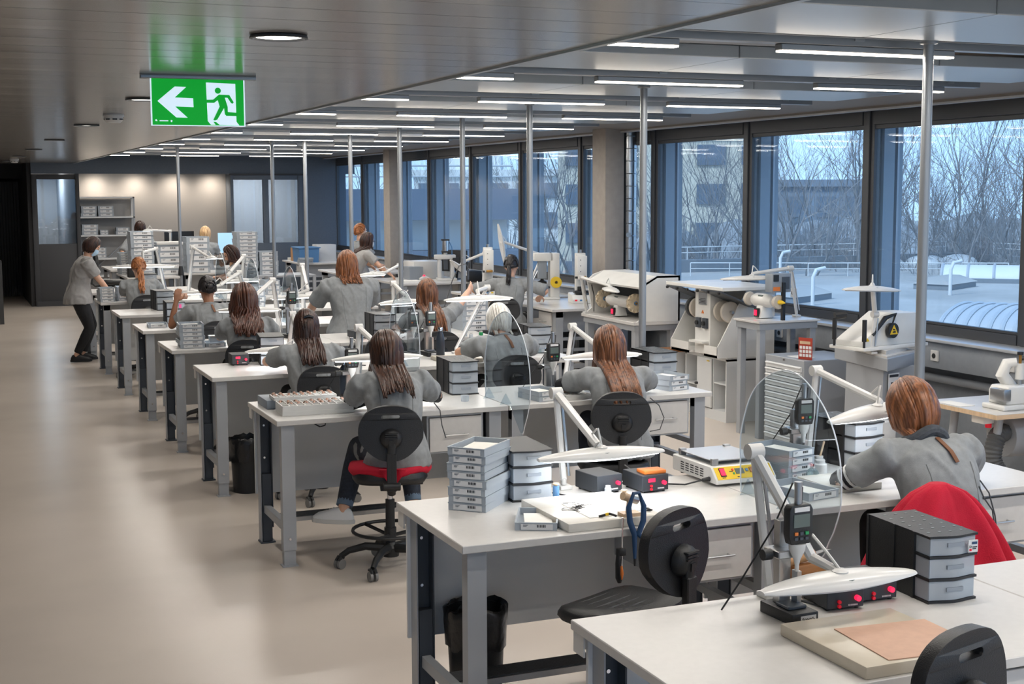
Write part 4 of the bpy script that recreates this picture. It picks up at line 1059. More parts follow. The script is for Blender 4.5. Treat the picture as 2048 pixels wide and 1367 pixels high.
# hot plate
t = thing('hot_plate', 'cream hot plate press with yellow control panel and steel platen', 'machine', (3.222, 5.335, .9))
c = MB(); c.prism_x([(.03, .012), (.41, .012), (.41, .086), (.055, .086), (.0, .03), (.0, .012)], 0, .32); bo = c.build('case', M['cream'], t, bevel=.003, segs=1)
for x in (.03, .29):
    for y in (.05, .36): MB().cyl((x, y, 0), (x, y, .014), .012, n=10).build('foot', M['black'], t)
def slope(u, v, d=0): return (u*.32, .0+v*.055-.002-d*.7, .03+v*.056+d*.7)
MB().loft([[slope(.03, .06, d), slope(.97, .06, d), slope(.97, .93, d), slope(.03, .93, d)] for d in (0, .001)]).build('control_panel', M['yellow'], bo)
def ctl(name, u0, u1, v0, v1, mat, d=.003): MB().loft([[slope(u0, v0, q), slope(u1, v0, q), slope(u1, v1, q), slope(u0, v1, q)] for q in (0, d)]).build(name, M[mat], bo)
ctl('switch_frame', .10, .19, .25, .85, 'black', .003); ctl('rocker_switch', .11, .18, .33, .78, 'redled', .006); ctl('display', .36, .50, .38, .75, 'lcd'); ctl('knob', .53, .57, .5, .68, 'blueb', .005); ctl('knob', .60, .66, .4, .75, 'wood', .006); ctl('indicator', .31, .335, .62, .74, 'red', .004); ctl('indicator', .31, .335, .36, .48, 'green', .004)
for u, v in ((.11, .15), (.36, .15), (.26, .55)): ctl('lettering', u, u+.06, v, v+.05, 'ink', .0015)
v_ = MB()
for k in range(5):
    for j in range(4): v_.bx(-.001, .001, .12+k*.045, .15+k*.045, .028+j*.011, .033+j*.011)
v_.build('vent_slots', M['black'], bo)
MB().bx(.02, .30, .075, .395, .104, .110).build('platen', M['plate'] if 'plate' in M else M['steel'], t, bevel=.002, segs=1)
for x in (.03, .275):
    for y in (.08, .375): MB().bx(x-.012, x+.02, y-.012, y+.012, .086, .118).build('corner_clamp', M['steel'], t, bevel=.002, segs=1)
p = MB(); p.tube([(-.004, .06, .03), (-.04, .06, .028)], [.012, .008], 8); p.tube([(-.04, .06, .028), (-.12, .08, .01), (-.25, .2, .004), (-.34, .34, .004)], .004, 6); p.build('mains_cable', M['black'], t)
# strap boxes
def strapbox(x, y, z, rz, w, d, h, nx, desc):
    t = thing('strap_box', desc, 'box', (x, y, z), rz)
    m = MB(); m.bx(0, w, 0, d, 0, h*.45); m.bx(0, w, 0, .006, h*.45, h); m.bx(0, w, d-.006, d, h*.45, h); m.bx(0, .006, 0, d, h*.45, h); m.bx(w-.006, w, 0, d, h*.45, h); m.build('box', M['cream'], t, bevel=.001, segs=1)
    g = MB()
    for i in range(1, nx): g.bx(w*i/nx-.002, w*i/nx+.002, .006, d-.006, h*.45, h*.96)
    for j in (.36, .7): g.bx(.006, w-.006, d*j-.002, d*j+.002, h*.45, h*.96)
    g.build('dividers', M['whitep'], t)
    return t
def straps(x, y, z, rz, w, d, h, nx, desc, n0):
    proto = None
    for i in range(nx):
        for j in range(2):
            if (i*3+j*5+n0) % 7 == 0: continue
            lx, ly = w*(i+.5)/nx, d*(.52 if j == 0 else .85)
            wx, wy = x+lx*math.cos(rz)-ly*math.sin(rz), y+lx*math.sin(rz)+ly*math.cos(rz)
            if proto is None:
                s = MB(); s.tube([(0, -.025, -.004), (0, 0, .012), (0, .02, .010), (0, .035, -.002)], [.007, .008, .008, .006], 8, flat=.35)
                proto = tag(s.build('leather_strap', M['strap']), 'brown leather strap piece ' + desc, 'strap', 'leather strap pieces ' + desc); o = proto
            else: o = proto.copy(); COL.objects.link(o)
            o.location = (wx, wy, z+h*.86); o.rotation_euler = (0, 0, rz+random.Random(i*2+j).uniform(-.5, .5))
M['strap'] = pm('brown leather', (150, 116, 98), .6, vary=.2, scale=30)
strapbox(1.862, 8.12, .9, -.05, .44, .24, .062, 9, 'white box of leather straps in compartments, front one'); straps(1.862, 8.12, .9, -.05, .44, .24, .062, 9, 'in the front compartment box', 0)
simple('flat_box', MB().bx(1.835, 2.25, 8.42, 8.70, .9, .955), M['trayd'], 'grey box under the rear strap tray', 'box', bevel=.003)
strapbox(1.87, 8.38, .957, -.03, .40, .16, .022, 9, 'shallow white tray of leather straps resting on the grey box'); straps(1.87, 8.38, .957, -.03, .40, .16, .022, 9, 'in the rear shallow tray', 3)
# blue pen standing in a clear tub
t = thing('blue_pen', 'bright blue pen standing behind the strap boxes', 'pen', atz(711, 800)); MB().cyl((0,0,0), (0,0,.085), .006, n=10).cyl((0,0,.085), (.002,0,.13), .003, n=8).build('barrel', pm('pen blue', (20, 60, 220), .4), t)
# waste bins
def bin_(x, y, r, h, lab):
    t = thing('waste_bin', lab, 'bin', (x, y, 0))
    MB().lathe([(0, .0), (r*.82, 0), (r*.97, h), (r*.93, h), (r*.79, .012), (0, .012)], n=32).build('bucket', M['black'], t)
    rr = random.Random(2); rings = []
    for (k, z) in ((1.0, h-.16), (1.02, h-.1), (1.05, h-.03), (1.06, h+.008), (.98, h+.015), (.86, h-.06), (.7, h-.2)):
        rings.append([(r*k*(1+rr.uniform(-.025, .025))*math.cos(2*PI*q/36), r*k*(1+rr.uniform(-.025, .025))*math.sin(2*PI*q/36), z+rr.uniform(-.012, .012)) for q in range(36)])
    MB().loft(rings, caps=False).build('bin_liner', M['bag'], t, angle=80)
bin_(2.065, 5.40, .132, .46, 'black waste bin with bin liner under the bench with the pliers')
bin_(2.07, 10.22, .135, .40, 'black waste bin with bin liner under the bench with the red display')
# hanging grey cables
def cable(pts, lab, r=.0035, mat='hose', group=None): simple('cable', MB().tube(pts, r, 6), M[mat], lab, 'cable')
def cpx(pts, y): return [aty(px, py, y) for px, py in pts]
cable(cpx([(1300, 795), (1318, 810), (1328, 835), (1320, 858), (1300, 862)], 7.8), 'grey cable loop hanging beside the auburn haired woman')
cable(cpx([(868, 805), (880, 820), (884, 850), (892, 875)], 7.85), 'grey cable hanging at the chair of the woman on the red cushion')
cable(cpx([(1960, 960), (1978, 985), (1990, 1030), (1995, 1075)], 4.6), 'grey cable hanging at the bob haired woman\'s right')
cable(cpx([(1958, 972), (1968, 995), (1985, 1020), (1990, 1060)], 4.55), 'second grey cable hanging at the bob haired woman\'s right')
cable([atz(*p, .903) for p in ((1168, 955), (1190, 965), (1230, 968), (1262, 962), (1270, 945), (1250, 930))], 'grey cable curled on the bench before the power supplies', .004)
cable([atz(*p, .903) for p in ((1105, 985), (1150, 994), (1205, 992), (1208, 978), (1170, 972))], 'black cable curled on the bench beside the blue spool', .004, 'black')
cable([atz(*p, .903) for p in ((1640, 1185), (1680, 1190), (1690, 1205), (1640, 1210), (1600, 1200), (1560, 1205))], 'grey cable coiled behind the gauge on the nearest bench', .005)
cable(cpx([(625, 845), (640, 853), (650, 850), (652, 842)], 8.4) , 'black cable loop hanging under the bench with the strap boxes', .004, 'black')
# wall sockets
for k, (px, py) in enumerate([(1870, 711), (2022, 732), (1588, 585), (1560, 665)]):
    p = atx(px, py, 7.655); t = thing('wall_socket', 'white wall socket in the window channel, ' + ['behind the press', 'above the skiving machine', 'behind the motor stand lamp', 'behind the motor stand'][k], 'socket', p)
    MB().bx(-.012, .006, -.045, .045, -.045, .045).build('plate', M['whitep'], t, bevel=.003, segs=1)
    MB().lathe([(0, 0), (.022, 0), (.022, -.003), (0, -.003)], (-.0135, 0, 0), 14, axis='x').build('outlet', M['labelw'] if k == 1 else M['black'], t)
t = thing('red_calendar', 'red and white card stand with small pictures on the drawer cabinet', 'card stand', (6.86, 9.92, .793), -1.2)
c = MB().bx(-.07, .07, -.002, .002, 0, .19).build('card', pm('card red', (168, 62, 46), .5), t)
for i in range(4):
    for j in range(3): MB().bx(-.058+i*.032, -.034+i*.032, -.0045, -.0021, .025+j*.034, .05+j*.034).build('picture', M['labelw'], c)
MB().bx(-.055, .05, -.0045, -.0021, .135, .16).build('picture', M['woodl'], c)
MB().bx(-.07, .07, -.02, .02, 0, .004).build('foot', M['acryl'], t)

# ------------------------------------------------------------ machines along the windows
def frame_table(t, x0, x1, y0, y1, z, th=.03, leg=.06, top='white'):
    MB().bx(x0, x1, y0, y1, z-th, z).build('tabletop', M[top], t, bevel=.003, segs=1)
    MB().bx(x0+.02, x1-.02, y0+.02, y1-.02, z-th-.06, z-th).build('apron', M['leg'], t)
    for x in (x0+.03, x1-.03-leg):
        for y in (y0+.03, y1-.03-leg): MB().bx(x, x+leg, y, y+leg, 0, z-th).build('leg', M['leg'], t, bevel=.003, segs=1)
def motor(t, c, L, wheels, wmat, red_side=-1):
    """double-ended bench motor, spindle along y"""
    m = MB(); m.lathe([(0, -L*.32), (.045, -L*.31), (.062, -L*.22), (.064, L*.2), (.045, L*.31), (0, L*.32)], c, 20, axis='y'); mo = m.build('motor_body', M['cream'], t, angle=50)
    MB().loft([[(c[0]-.07, c[1]-.06, c[2]-.16), (c[0]+.07, c[1]-.06, c[2]-.16), (c[0]+.07, c[1]+.06, c[2]-.16), (c[0]-.07, c[1]+.06, c[2]-.16)], [(c[0]-.04, c[1]-.045, c[2]-.03), (c[0]+.04, c[1]-.045, c[2]-.03), (c[0]+.04, c[1]+.045, c[2]-.03), (c[0]-.04, c[1]+.045, c[2]-.03)]]).build('motor_foot', M['cream'], t, bevel=.006)
    MB().tube([(c[0], c[1]-L/2, c[2]), (c[0], c[1]+L/2, c[2])], .011, 10).build('spindle', M['brass'], t)
    s = MB().bx(c[0]-.085, c[0]-.06, c[1]-.03, c[1]+.03, c[2]-.15, c[2]-.07).build('switch_box', M['black'], t)
    MB().bx(c[0]-.093, c[0]-.084, c[1]-.018, c[1]+.018, c[2]-.135, c[2]-.085).build('red_button', M['redled'], s)
    MB().bx(c[0]-.05, c[0]-.035, c[1]-.05, c[1]+.02, c[2]+.035, c[2]+.052).build('rating_plate', M['lcd'], mo)
    for sgn in (-1, 1):
        y = c[1]+sgn*L*.46
        if wheels == 'mop':
            w_ = MB()
            for q in range(22): a = 2*PI*q/22; w_.tube([(c[0]+.02*math.cos(a), y, c[2]+.02*math.sin(a)), (c[0]+.10*math.cos(a), y+.01*(-1)**q, c[2]+.10*math.sin(a))], [.008, .017], 6)
            w_.lathe([(0, -.014), (.085, -.016), (.085, .016), (0, .014)], (c[0], y, c[2]), 22, axis='y'); w_.build('polishing_mop', M[wmat], t)
            MB().lathe([(0, -.022), (.022, -.02), (.022, .02), (0, .022)], (c[0], y, c[2]), 12, axis='y').build('hub', M['blueb'], t)
        else:
            MB().lathe([(0, -.02), (.06, -.02), (.066, 0), (.06, .02), (0, .02)], (c[0], y, c[2]), 22, axis='y').build('grinding_wheel', M['disc'], t)
            MB().lathe([(.022, 0), (.02, sgn*.03), (.004, sgn*.09)], (c[0], y+sgn*.02, c[2]), 12, axis='y').build('yellow_cone', M['yellow'], t)
# A polishing hood
t = thing('polishing_station', 'cream polishing hood with motor and two cloth mops on a white bench', 'machine', (0, 0, 0))
frame_table(t, 6.56, 7.12, 12.54, 13.80, .9, .035, .08)
h = MB()
for y in (12.54, 13.77): h.prism_y([(6.60, .9), (6.68, .96), (6.63, 1.22), (6.62, 1.26), (6.70, 1.33), (6.83, 1.372), (7.10, 1.372), (7.10, .9)], y, y+.02)
h.bx(7.08, 7.10, 12.54, 13.79, .9, 1.37); h.bx(6.83, 7.10, 12.54, 13.79, 1.352, 1.372)
h.add([(6.62, 12.54, 1.26), (6.83, 12.54, 1.372), (6.83, 13.79, 1.372), (6.62, 13.79, 1.26), (6.63, 12.54, 1.24), (6.83, 12.54, 1.35), (6.83, 13.79, 1.35), (6.63, 13.79, 1.24)], [(0,1,2,3), (4,7,6,5), (0,4,5,1), (1,5,6,2), (2,6,7,3), (3,7,4,0)])
h.bx(6.96, 6.98, 12.56, 13.77, .9, 1.34, 1)
h.build('hood', [M['cream'], M['legd']], t)
motor(t, (6.74, 13.22, 1.07), .80, 'mop', 'felt')
cb = MB(); cb.tube([(6.62, 13.6, .93), (6.66, 13.68, 1.1), (6.64, 13.70, 1.22)], .006, 6); cb.build('cable', M['black'], t)
MB().bx(6.66, 7.02, 12.6, 13.7, .42, .45).build('shelf_board', M['gpanel'], t)
lamp((6.59, 13.74, .9), (6.53, 13.74, 1.30), (6.55, 13.1, 1.25), (6.55, 13.05, 1.20), 'switched off, arched over the polishing hood', 1.35, 0, 0, lit=False)
t = thing('side_cabinet', 'low grey cabinet with wooden top beside the polishing hood', 'cabinet', (0, 0, 0))
MB().bx(6.75, 7.5, 12.32, 12.51, 0, .60).build('body', M['gpanel'], t); MB().bx(6.73, 7.55, 12.31, 12.525, .60, .63).build('top_board', M['wood'], t); MB().bx(6.74, 6.76, 12.34, 12.50, .45, .58).build('drawer', M['white'], t, bevel=.003)
# B double polishing machine
t = thing('polishing_machine', 'large cream double polishing machine with four grey wheels and cabinet base', 'machine', (0, 0, 0))
b = MB(); b.bx(6.98, 7.5, 11.40, 12.20, 0, .10); b.bx(6.98, 7.5, 11.40, 11.42, .1, .62); b.bx(6.98, 7.5, 12.18, 12.20, .1, .62); b.bx(7.48, 7.5, 11.4, 12.2, .1, .62); b.bx(6.98, 7.5, 11.4, 12.2, .60, .64); b.bx(6.99, 7.48, 11.42, 11.66, .36, .375); b.bx(6.99, 7.48, 11.95, 12.18, .30, .315); b.bx(6.985, 7.48, 11.65, 11.665, .1, .62); b.bx(6.985, 7.48, 11.945, 11.96, .1, .62)
b.build('base_cabinet', M['cream2'] if 'cream2' in M else M['gpanel'], t)
d = MB().bx(6.965, 6.982, 11.668, 11.943, .11, .60).build('door', M['gpanel'], t, bevel=.002, segs=1)
MB().bx(6.958, 6.966, 11.70, 11.74, .57, .58).build('yellow_tag', M['yellow'], d); MB().cyl((6.965, 11.93, .33), (6.94, 11.93, .33), .014, n=10).build('knob', M['black'], d)
tr = MB()
for y0, y1 in ((11.38, 11.63), (11.94, 12.28)): tr.bx(6.86, 7.5, y0, y1, .64, .665); tr.bx(6.86, 6.875, y0, y1, .64, .745)
tr.prism_y([(6.86, .64), (6.86, .745), (7.18, 1.30), (7.5, 1.30), (7.5, .64)], 11.375, 11.39); tr.prism_y([(6.86, .64), (6.86, .745), (7.18, 1.30), (7.5, 1.30), (7.5, .64)], 12.28, 12.295)
tr.bx(7.40, 7.42, 11.38, 12.28, .66, 1.28)
tr.build('dust_tray', M['cream'], t)
co = MB().bx(6.93, 7.45, 11.64, 11.93, .64, 1.30).build('control_column', M['cream'], t, bevel=.004, segs=1)
MB().bx(6.85, 6.935, 11.66, 11.91, .755, .775).build('front_lip', M['cream'], t)
for y in (11.71, 11.84): q = MB().bx(6.905, 6.932, y-.04, y+.04, .90, 1.0).build('switch', M['legd'], co); MB().cyl((6.905, y, .95), (6.885, y, .95), .022, n=12).build('switch_knob', M['black'], q)
pl = MB().bx(6.922, 6.931, 11.70, 11.85, 1.13, 1.25).build('rating_plate', M['steel'], co)
q = MB()
for k in range(4): q.bx(6.9195, 6.9225, 11.715, 11.835-.02*(k % 2), 1.145+k*.014, 1.15+k*.014)
q.build('lettering', M['ink'], pl)
MB().prism_x([(11.755, 1.045), (11.795, 1.045), (11.775, 1.075)], 6.922, 6.931).build('warning_mark', M['orange'], co)
tp = MB(); tp.bx(6.80, 7.46, 11.2, 12.30, 1.30, 1.335); tp.build('top_hood', M['cream'], t, bevel=.004, segs=1)
for y0, y1 in ((11.22, 11.6), (11.97, 12.28)): MB().add([(6.80, y0, 1.30), (6.80, y1, 1.30), (7.2, y1, 1.14), (7.2, y0, 1.14), (6.80, y0, 1.285), (6.8, y1, 1.285), (7.2, y1, 1.125), (7.2, y0, 1.125)], [(0,1,2,3), (4,7,6,5), (0,4,5,1), (1,5,6,2), (2,6,7,3), (3,7,4,0)]).build('deflector', M['legd'], t)
for k in range(6): MB().cyl((6.80, 11.25+k*.2, 1.28), (6.78, 11.25+k*.2, 1.28), .014, n=8).build('clamp_knob', M['black'], t)
for y, m_ in ((12.02, 'disc'), (12.10, 'hose'), (11.55, 'disc'), (11.42, 'disc')): MB().lathe([(0, -.018), (.10, -.018), (.105, 0), (.10, .018), (0, .018)], (7.02, y, 1.08), 26, axis='y').build('polishing_wheel', M[m_], t)
MB().tube([(7.02, 11.36, 1.08), (7.02, 12.14, 1.08)], .016, 10).build('spindle', M['steel'], t)
# C motor stand
t = thing('motor_stand', 'tall grey stand with cream double-ended motor and yellow cone tips', 'machine', (0, 0, 0))
frame_table(t, 6.76, 7.42, 10.50, 10.94, 1.075, .02, .06)
motor(t, (7.0, 10.80, 1.24), .52, 'grind', 'disc')
lp = MB().bx(7.02, 7.05, 10.52, 10.55, 1.075, 1.42).build('post', M['black'], t)
iv = MB().bx(6.92, 7.12, 10.54, 10.66, 1.33, 1.50).build('inverter_box', M['trayd'], t, bevel=.004)
MB().bx(6.93, 6.985, 10.534, 10.541, 1.43, 1.49).build('red_display', M['black'], iv); MB().bx(6.93, 7.0, 10.534, 10.541, 1.345, 1.38).build('orange_label', M['orange'], iv); MB().bx(7.02, 7.1, 10.534, 10.541, 1.36, 1.47).build('vent', M['legd'], iv)
lamp((7.36, 10.80, 1.075), (7.27, 10.78, 1.53), (6.88, 10.80, 1.49), (6.86, 10.79, 1.44), 'switched off over the motor stand', math.radians(-12), 0, 0, lit=False)
# D drawer cabinet
t = thing('drawer_cabinet', 'grey steel cabinet with thirteen shallow drawers facing the aisle', 'cabinet', (0, 0, 0))
MB().bx(6.79, 7.42, 9.835, 10.435, 0, .793).build('body', M['leg'], t, bevel=.004, segs=1)
for k in range(13):
    z = .055+k*.053
    d = MB(); d.bx(6.776, 6.792, 9.865, 10.405, z, z+.044); d.prism_y([(6.776, z+.044), (6.764, z+.036), (6.768, z+.028), (6.778, z+.036)], 9.865, 10.405); d.build('drawer', M['trayl'] if 'trayl' in M else M['gpanel'], t)
MB().bx(6.785, 6.79, 10.12, 10.15, .765, .78).build('lock', M['chrome'], t)
tag(MB().bx(6.86, 7.02, 10.0, 10.2, .7935, .7955).build('paper_sheet', M['paper']), 'white sheet lying on the steel drawer cabinet', 'paper')
# E clicker press
t = thing('swing_press', 'cream swing arm press on a grey pedestal with yellow warning triangle', 'machine', (0, 0, 0))
MB().loft([[(6.74, 8.72, 0), (7.10, 8.78, 0), (7.18, 9.22, 0), (6.80, 9.28, 0)], [(6.76, 8.72, .86), (7.12, 8.80, .86), (7.2, 9.24, .86), (6.82, 9.28, .86)]]).build('pedestal', M['leg'], t)
MB().loft([[(6.70, 8.60, z), (7.20, 8.86, z), (7.30, 9.44, z), (6.83, 9.46, z)] for z in (.855, .955)]).build('cap_block', M['leg'], t, bevel=.004, segs=1)
MB().loft([[(6.71, 8.62, z), (7.19, 8.87, z), (7.29, 9.42, z), (6.84, 9.44, z)] for z in (.955, .97)]).build('cutting_board', M['white'], t)
MB().loft([[(6.78, 8.72, z), (7.12, 8.90, z), (7.24, 9.40, z), (6.90, 9.40, z)] for z in (.97, 1.0)]).build('upper_board', M['white'], t)
bd = MB(); bd.prism_x([(0, 0), (.60, 0), (.60, .03), (0, .03)], 0, .40); bd.M = Matrix.Identity(4)
pr = MB(); pr.prism_y([(-.40, 0), (.30, 0), (.30, .24), (-.02, .25), (-.40, .045)], -.14, .14); pr.v = [rot(0, 0, math.radians(12), (6.98, 9.02, 1.025)) @ p for p in pr.v]
pr.build('press_arm', M['cream'], t, bevel=.005)
pp = MB(); pp.bx(-.44, .32, -.19, .17, -.025, 0); pp.v = [rot(0, 0, math.radians(12), (6.98, 9.02, 1.025)) @ p for p in pp.v]; pp.build('beam_plate', M['cream'], t, bevel=.003)
RR = rot(0, 0, math.radians(12), (6.98, 9.02, 1.025))
kn = MB(); kn.M = RR; kn.lathe([(0, -.155), (.06, -.155), (.06, -.19), (0, -.19)], (-.10, 0, .12), 20, axis='y'); ko = kn.build('round_cover', M['black'], t)
tri = MB(); tri.M = RR; tri.prism_y([(-.145, .09), (-.055, .09), (-.10, .165)], -.194, -.190); to = tri.build('warning_triangle', M['yellow'], ko)
hn = MB(); hn.M = RR; hn.prism_y([(-.118, .102), (-.082, .102), (-.085, .118), (-.115, .114)], -.1955, -.1935); hn.prism_y([(-.118, .125), (-.088, .122), (-.09, .130), (-.112, .136)], -.1955, -.1935); hn.build('pictogram', M['ink'], to)
tri = MB(); tri.M = RR; tri.prism_y([(-.385, .045), (-.33, .045), (-.35, .07)], -.145, -.139); tri.build('warning_triangle', M['yellow'], t)
for dx, dy in ((-.42, -.17), (-.46, .10)):
    hd = MB(); hd.M = RR; hd.tube([(dx, dy, 0), (dx, dy, .05)], .01, 8); hd.tube([(dx, dy, .05), (dx, dy, .22)], .018, 10); hd.build('handle', M['black'], t)
hb = MB(); hb.M = RR; hb.tube([(-.46, .1, .235), (-.38, .06, .245)], .03, 10); hb.build('handle_button', M['black'], t)
lv = MB(); lv.M = RR; lv.tube([(-.30, -.15, .09), (-.16, -.15, .22), (-.05, -.16, .245), (-.1, -.17, .16)], [.012, .02, .016, .006], 8); lv.build('lever', M['black'], t)
nd = MB().loft([[(6.735+q, 8.80, .60), (6.80+q, 8.70, .60), (6.80+q, 8.70, .83), (6.735+q, 8.80, .83)] for q in (0, .001)]); nd = MB(); nd.M = rot(0, 0, math.radians(10), (6.86, 8.728, 0)); nd.bx(-.06, .06, -.008, -.004, .55, .82); no = nd.build('notice', M['labelw'], t)
q = MB(); q.M = rot(0, 0, math.radians(10), (6.86, 8.728, 0)); q.bx(-.03, .03, -.010, -.0075, .68, .75); q.bx(-.05, .05, -.010, -.0075, .79, .81)
for k in range(5): q.bx(-.05, .04-.01*(k % 2), -.010, -.0075, .57+k*.018, .576+k*.018)
q.build('notice_print', M['bfront'], no)
MB().bx(6.62, 6.80, 8.60, 8.78, 0, .46).build('control_box', M['gpanel'], t, bevel=.004)
lamp((6.72, 8.82, .97), (6.74, 8.82, 1.28), (6.68, 8.78, 1.52), (6.66, 8.76, 1.475), 'switched off above the swing arm press', math.radians(8), 0, math.radians(3), lit=False)
# F skiving machine on its table
t = thing('skiving_machine', 'cream skiving machine with black lever on a plywood edged table', 'machine', (0, 0, 0))
MB().bx(6.45, 7.55, 7.12, 7.86, .72, .75).build('tabletop', M['woodl'], t); MB().bx(6.452, 7.55, 7.122, 7.86, .75, .753).build('top_laminate', M['white'], t)
for x, y, dx in ((6.62, 7.28, -.08), (6.62, 7.72, -.08), (7.4, 7.28, .06), (7.4, 7.72, .06)): MB().tube([(x, y, .72), (x+dx, y, 0)], [.03, .022], 12).build('leg', M['leg'], t)
b = MB(); b.bx(6.60, 7.2, 7.22, 7.44, .753, .79); b.prism_y([(6.64, .79), (7.2, .79), (7.2, .90), (6.86, .90), (6.82, .915), (6.66, .915), (6.64, .88)], 7.24, 7.42); b.build('machine_body', M['cream'], t, bevel=.012, segs=3)
b = MB(); b.tube([(6.80, 7.38, .89), (6.72, 7.38, .98), (6.75, 7.37, 1.06), (6.80, 7.33, 1.07)], [.045, .045, .04, .03], 12); b.build('gooseneck', M['cream'], t)
b = MB(); b.cyl((6.82, 7.32, .95), (6.82, 7.32, 1.06), .03, n=16); b.build('head_cylinder', M['cream'], t)
MB().cyl((6.82, 7.32, .90), (6.82, 7.32, .95), .014, n=10).build('presser', M['steel'], t); MB().cyl((6.82, 7.32, 1.06), (6.82, 7.32, 1.12), .010, n=10).build('screw', M['brass'], t); MB().cyl((6.82, 7.32, 1.12), (6.82, 7.32, 1.14), .022, n=14).build('knob', M['black'], t)
MB().tube([(6.83, 7.32, 1.085), (6.88, 7.30, 1.10), (6.95, 7.28, 1.125)], [.006, .009, .010], 8).build('lever', M['black'], t)
MB().bx(6.60, 6.66, 7.22, 7.36, .82, .90).build('guard', M['steel'], t, bevel=.004)
for x, z in ((6.82, .80), (6.95, .83), (7.1, .82)): MB().cyl((x, 7.24, z), (x, 7.20, z), .016, n=12).build('knob', M['black'], t)
MB().bx(7.2, 7.5, 7.25, 7.5, .753, .93).build('drive_cover', M['black'], t, bevel=.01)
b = MB(); b.cyl((6.75, 7.40, .55), (6.98, 7.40, .55), .15, n=24); b.build('fan_housing', M['leg'], t, bevel=.006); MB().cyl((6.98, 7.40, .55), (7.15, 7.40, .55), .09, n=20).build('motor', M['black'], t)
def hose(P, r, name='hose'):
    P = [Vector(p) for p in P]; Q = []
    for i in range(len(P)-1):
        p0, p1, p2, p3 = P[max(0, i-1)], P[i], P[i+1], P[min(len(P)-1, i+2)]
        for s in range(14):
            u = s/14; Q.append(.5*((2*p1)+(-p0+p2)*u+(2*p0-5*p1+4*p2-p3)*u*u+(-p0+3*p1-3*p2+p3)*u**3))
    return MB().tube(Q, [r*(1.06 if i % 2 else .95) for i in range(len(Q))], 12).build(name, M['hose'], t)
hose([(6.74, 7.36, .58), (6.62, 7.30, .56), (6.58, 7.28, .40), (6.70, 7.24, .26), (6.95, 7.22, .26), (7.2, 7.25, .42), (7.3, 7.3, .55)], .06)
s = MB().bx(6.50, 6.64, 7.30, 7.42, .66, .72).build('switch_box', M['cream'], t, bevel=.006); MB().cyl((6.57, 7.33, .66), (6.57, 7.33, .63), .022, n=14).build('emergency_button', M['red'], s)
tag(MB().bx(6.47, 6.60, 7.5, 7.75, .754, .756).build('paper_sheet', M['paper']), 'printed sheet on the skiving machine table', 'paper')
# G presses on the window benches
def press(x, y, z, desc, H=.62, style=0):
    t = thing('stamping_press', desc, 'machine', (x, y, z), -.25)
    b = MB()
    if style == 0:
        b.prism_x([(-.14, 0), (.16, 0), (.16, .12), (-.10, .10), (-.14, .05)], -.13, .13); b.build('base', M['cream'], t, bevel=.008)
        MB().bx(-.05, .07, .06, .15, .1, H).build('tower', M['cream'], t, bevel=.006); MB().bx(-.05, .07, -.03, .06, .30, H-.03).build('head', M['cream'], t, bevel=.006)
        MB().bx(-.03, .05, -.09, -.0, .30, .33).build('clamp', M['brass'], t, bevel=.003); MB().cyl((-.05, -.05, .31), (-.08, -.05, .31), .014, n=10).build('knob', M['black'], t)
        MB().cyl((.01, .05, .10), (.01, .05, H+.0), .0, n=6) if 0 else None
        q = MB(); q.bx(-.09, .11, -.1, .04, .12, .15); q.cyl((-.02, -.03, .15), (-.02, -.03, .2), .03, n=12); q.build('work_table', M['black'], t, bevel=.003)
        MB().cyl((.01, .1, H), (.01, .1, H+.04), .02, n=12).build('top_cap', M['steel'], t)
        for k in range(3): MB().cyl((-.01, -.032, H-.08-k*.07), (-.01, -.026, H-.08-k*.07), .006, n=8).build('screw', M['bfront'], t)
        for k, c in enumerate(('red', 'blueb', 'yellow')): MB().bx(-.10+k*.06, -.07+k*.06, -.141, -.13, .03, .05).build('label_mark', M[c], t)
    elif style == 1:
        b.bx(-.16, .18, -.1, .14, 0, .03); b.bx(.06, .18, -.06, .12, .03, H); b.bx(-.14, .10, -.06, .12, H-.10, H); b.build('c_frame', M['cream'], t, bevel=.008)
        MB().bx(-.08, .02, -.03, .08, H-.32, H-.10).build('ram', M['trayd'], t, bevel=.003); MB().lathe([(0, H-.40), (.06, H-.40), (.06, H-.36), (.02, H-.34), (.02, H-.32), (0, H-.32)], (-.03, .02, 0), 14).build('die_holder', M['black'], t)
        q = MB(); q.cyl((-.03, .02, .03), (-.03, .02, .14), .03, n=12); q.bx(-.1, .06, -.06, .1, .14, .16); q.build('anvil', M['legd'], t)
        MB().lathe([(.03, -.02), (.07, -.02), (.07, .02), (.03, .02)], (.12, -.14, .22), 16, axis='y').build('tape_reel', M['yellow'], t); MB().tube([(.12, -.06, .22), (.12, -.16, .22)], .02, 10).build('reel_arm', M['black'], t)
    else:
        b.bx(-.14, .16, -.14, .14, 0, .04); b.bx(-.12, -.07, -.05, .1, .04, H*.62); b.bx(.07, .13, -.05, .1, .04, H*.62); b.bx(-.17, .15, -.07, .11, H*.58, H*.70); b.build('frame', M['whitep'], t, bevel=.005)
        MB().cyl((0, .03, H*.80), (0, .03, H*1.08), .05, n=18).build('air_cylinder', M['chrome'], t)
        q = MB(); q.bx(-.06, .06, -.03, .09, H*.76, H*.80); q.bx(-.06, .06, -.03, .09, H*1.08, H*1.12); q.build('end_block', M['black'], t); MB().cyl((0, .03, H*.7), (0, .03, H*.76), .03, n=12).build('neck', M['cream'], t)
        MB().bx(-.03, .03, -.03, .06, H*.30, H*.58).build('ram', M['legd'], t); MB().tube([(.06, .03, H*1.05), (.10, .03, H*.9), (.10, .03, H*.4), (.16, .0, .1)], .008, 6).build('air_hose', M['blueb'], t)
        MB().bx(.10, .2, -.08, .02, H*.42, H*.62).build('regulator', M['black'], t)
    return t
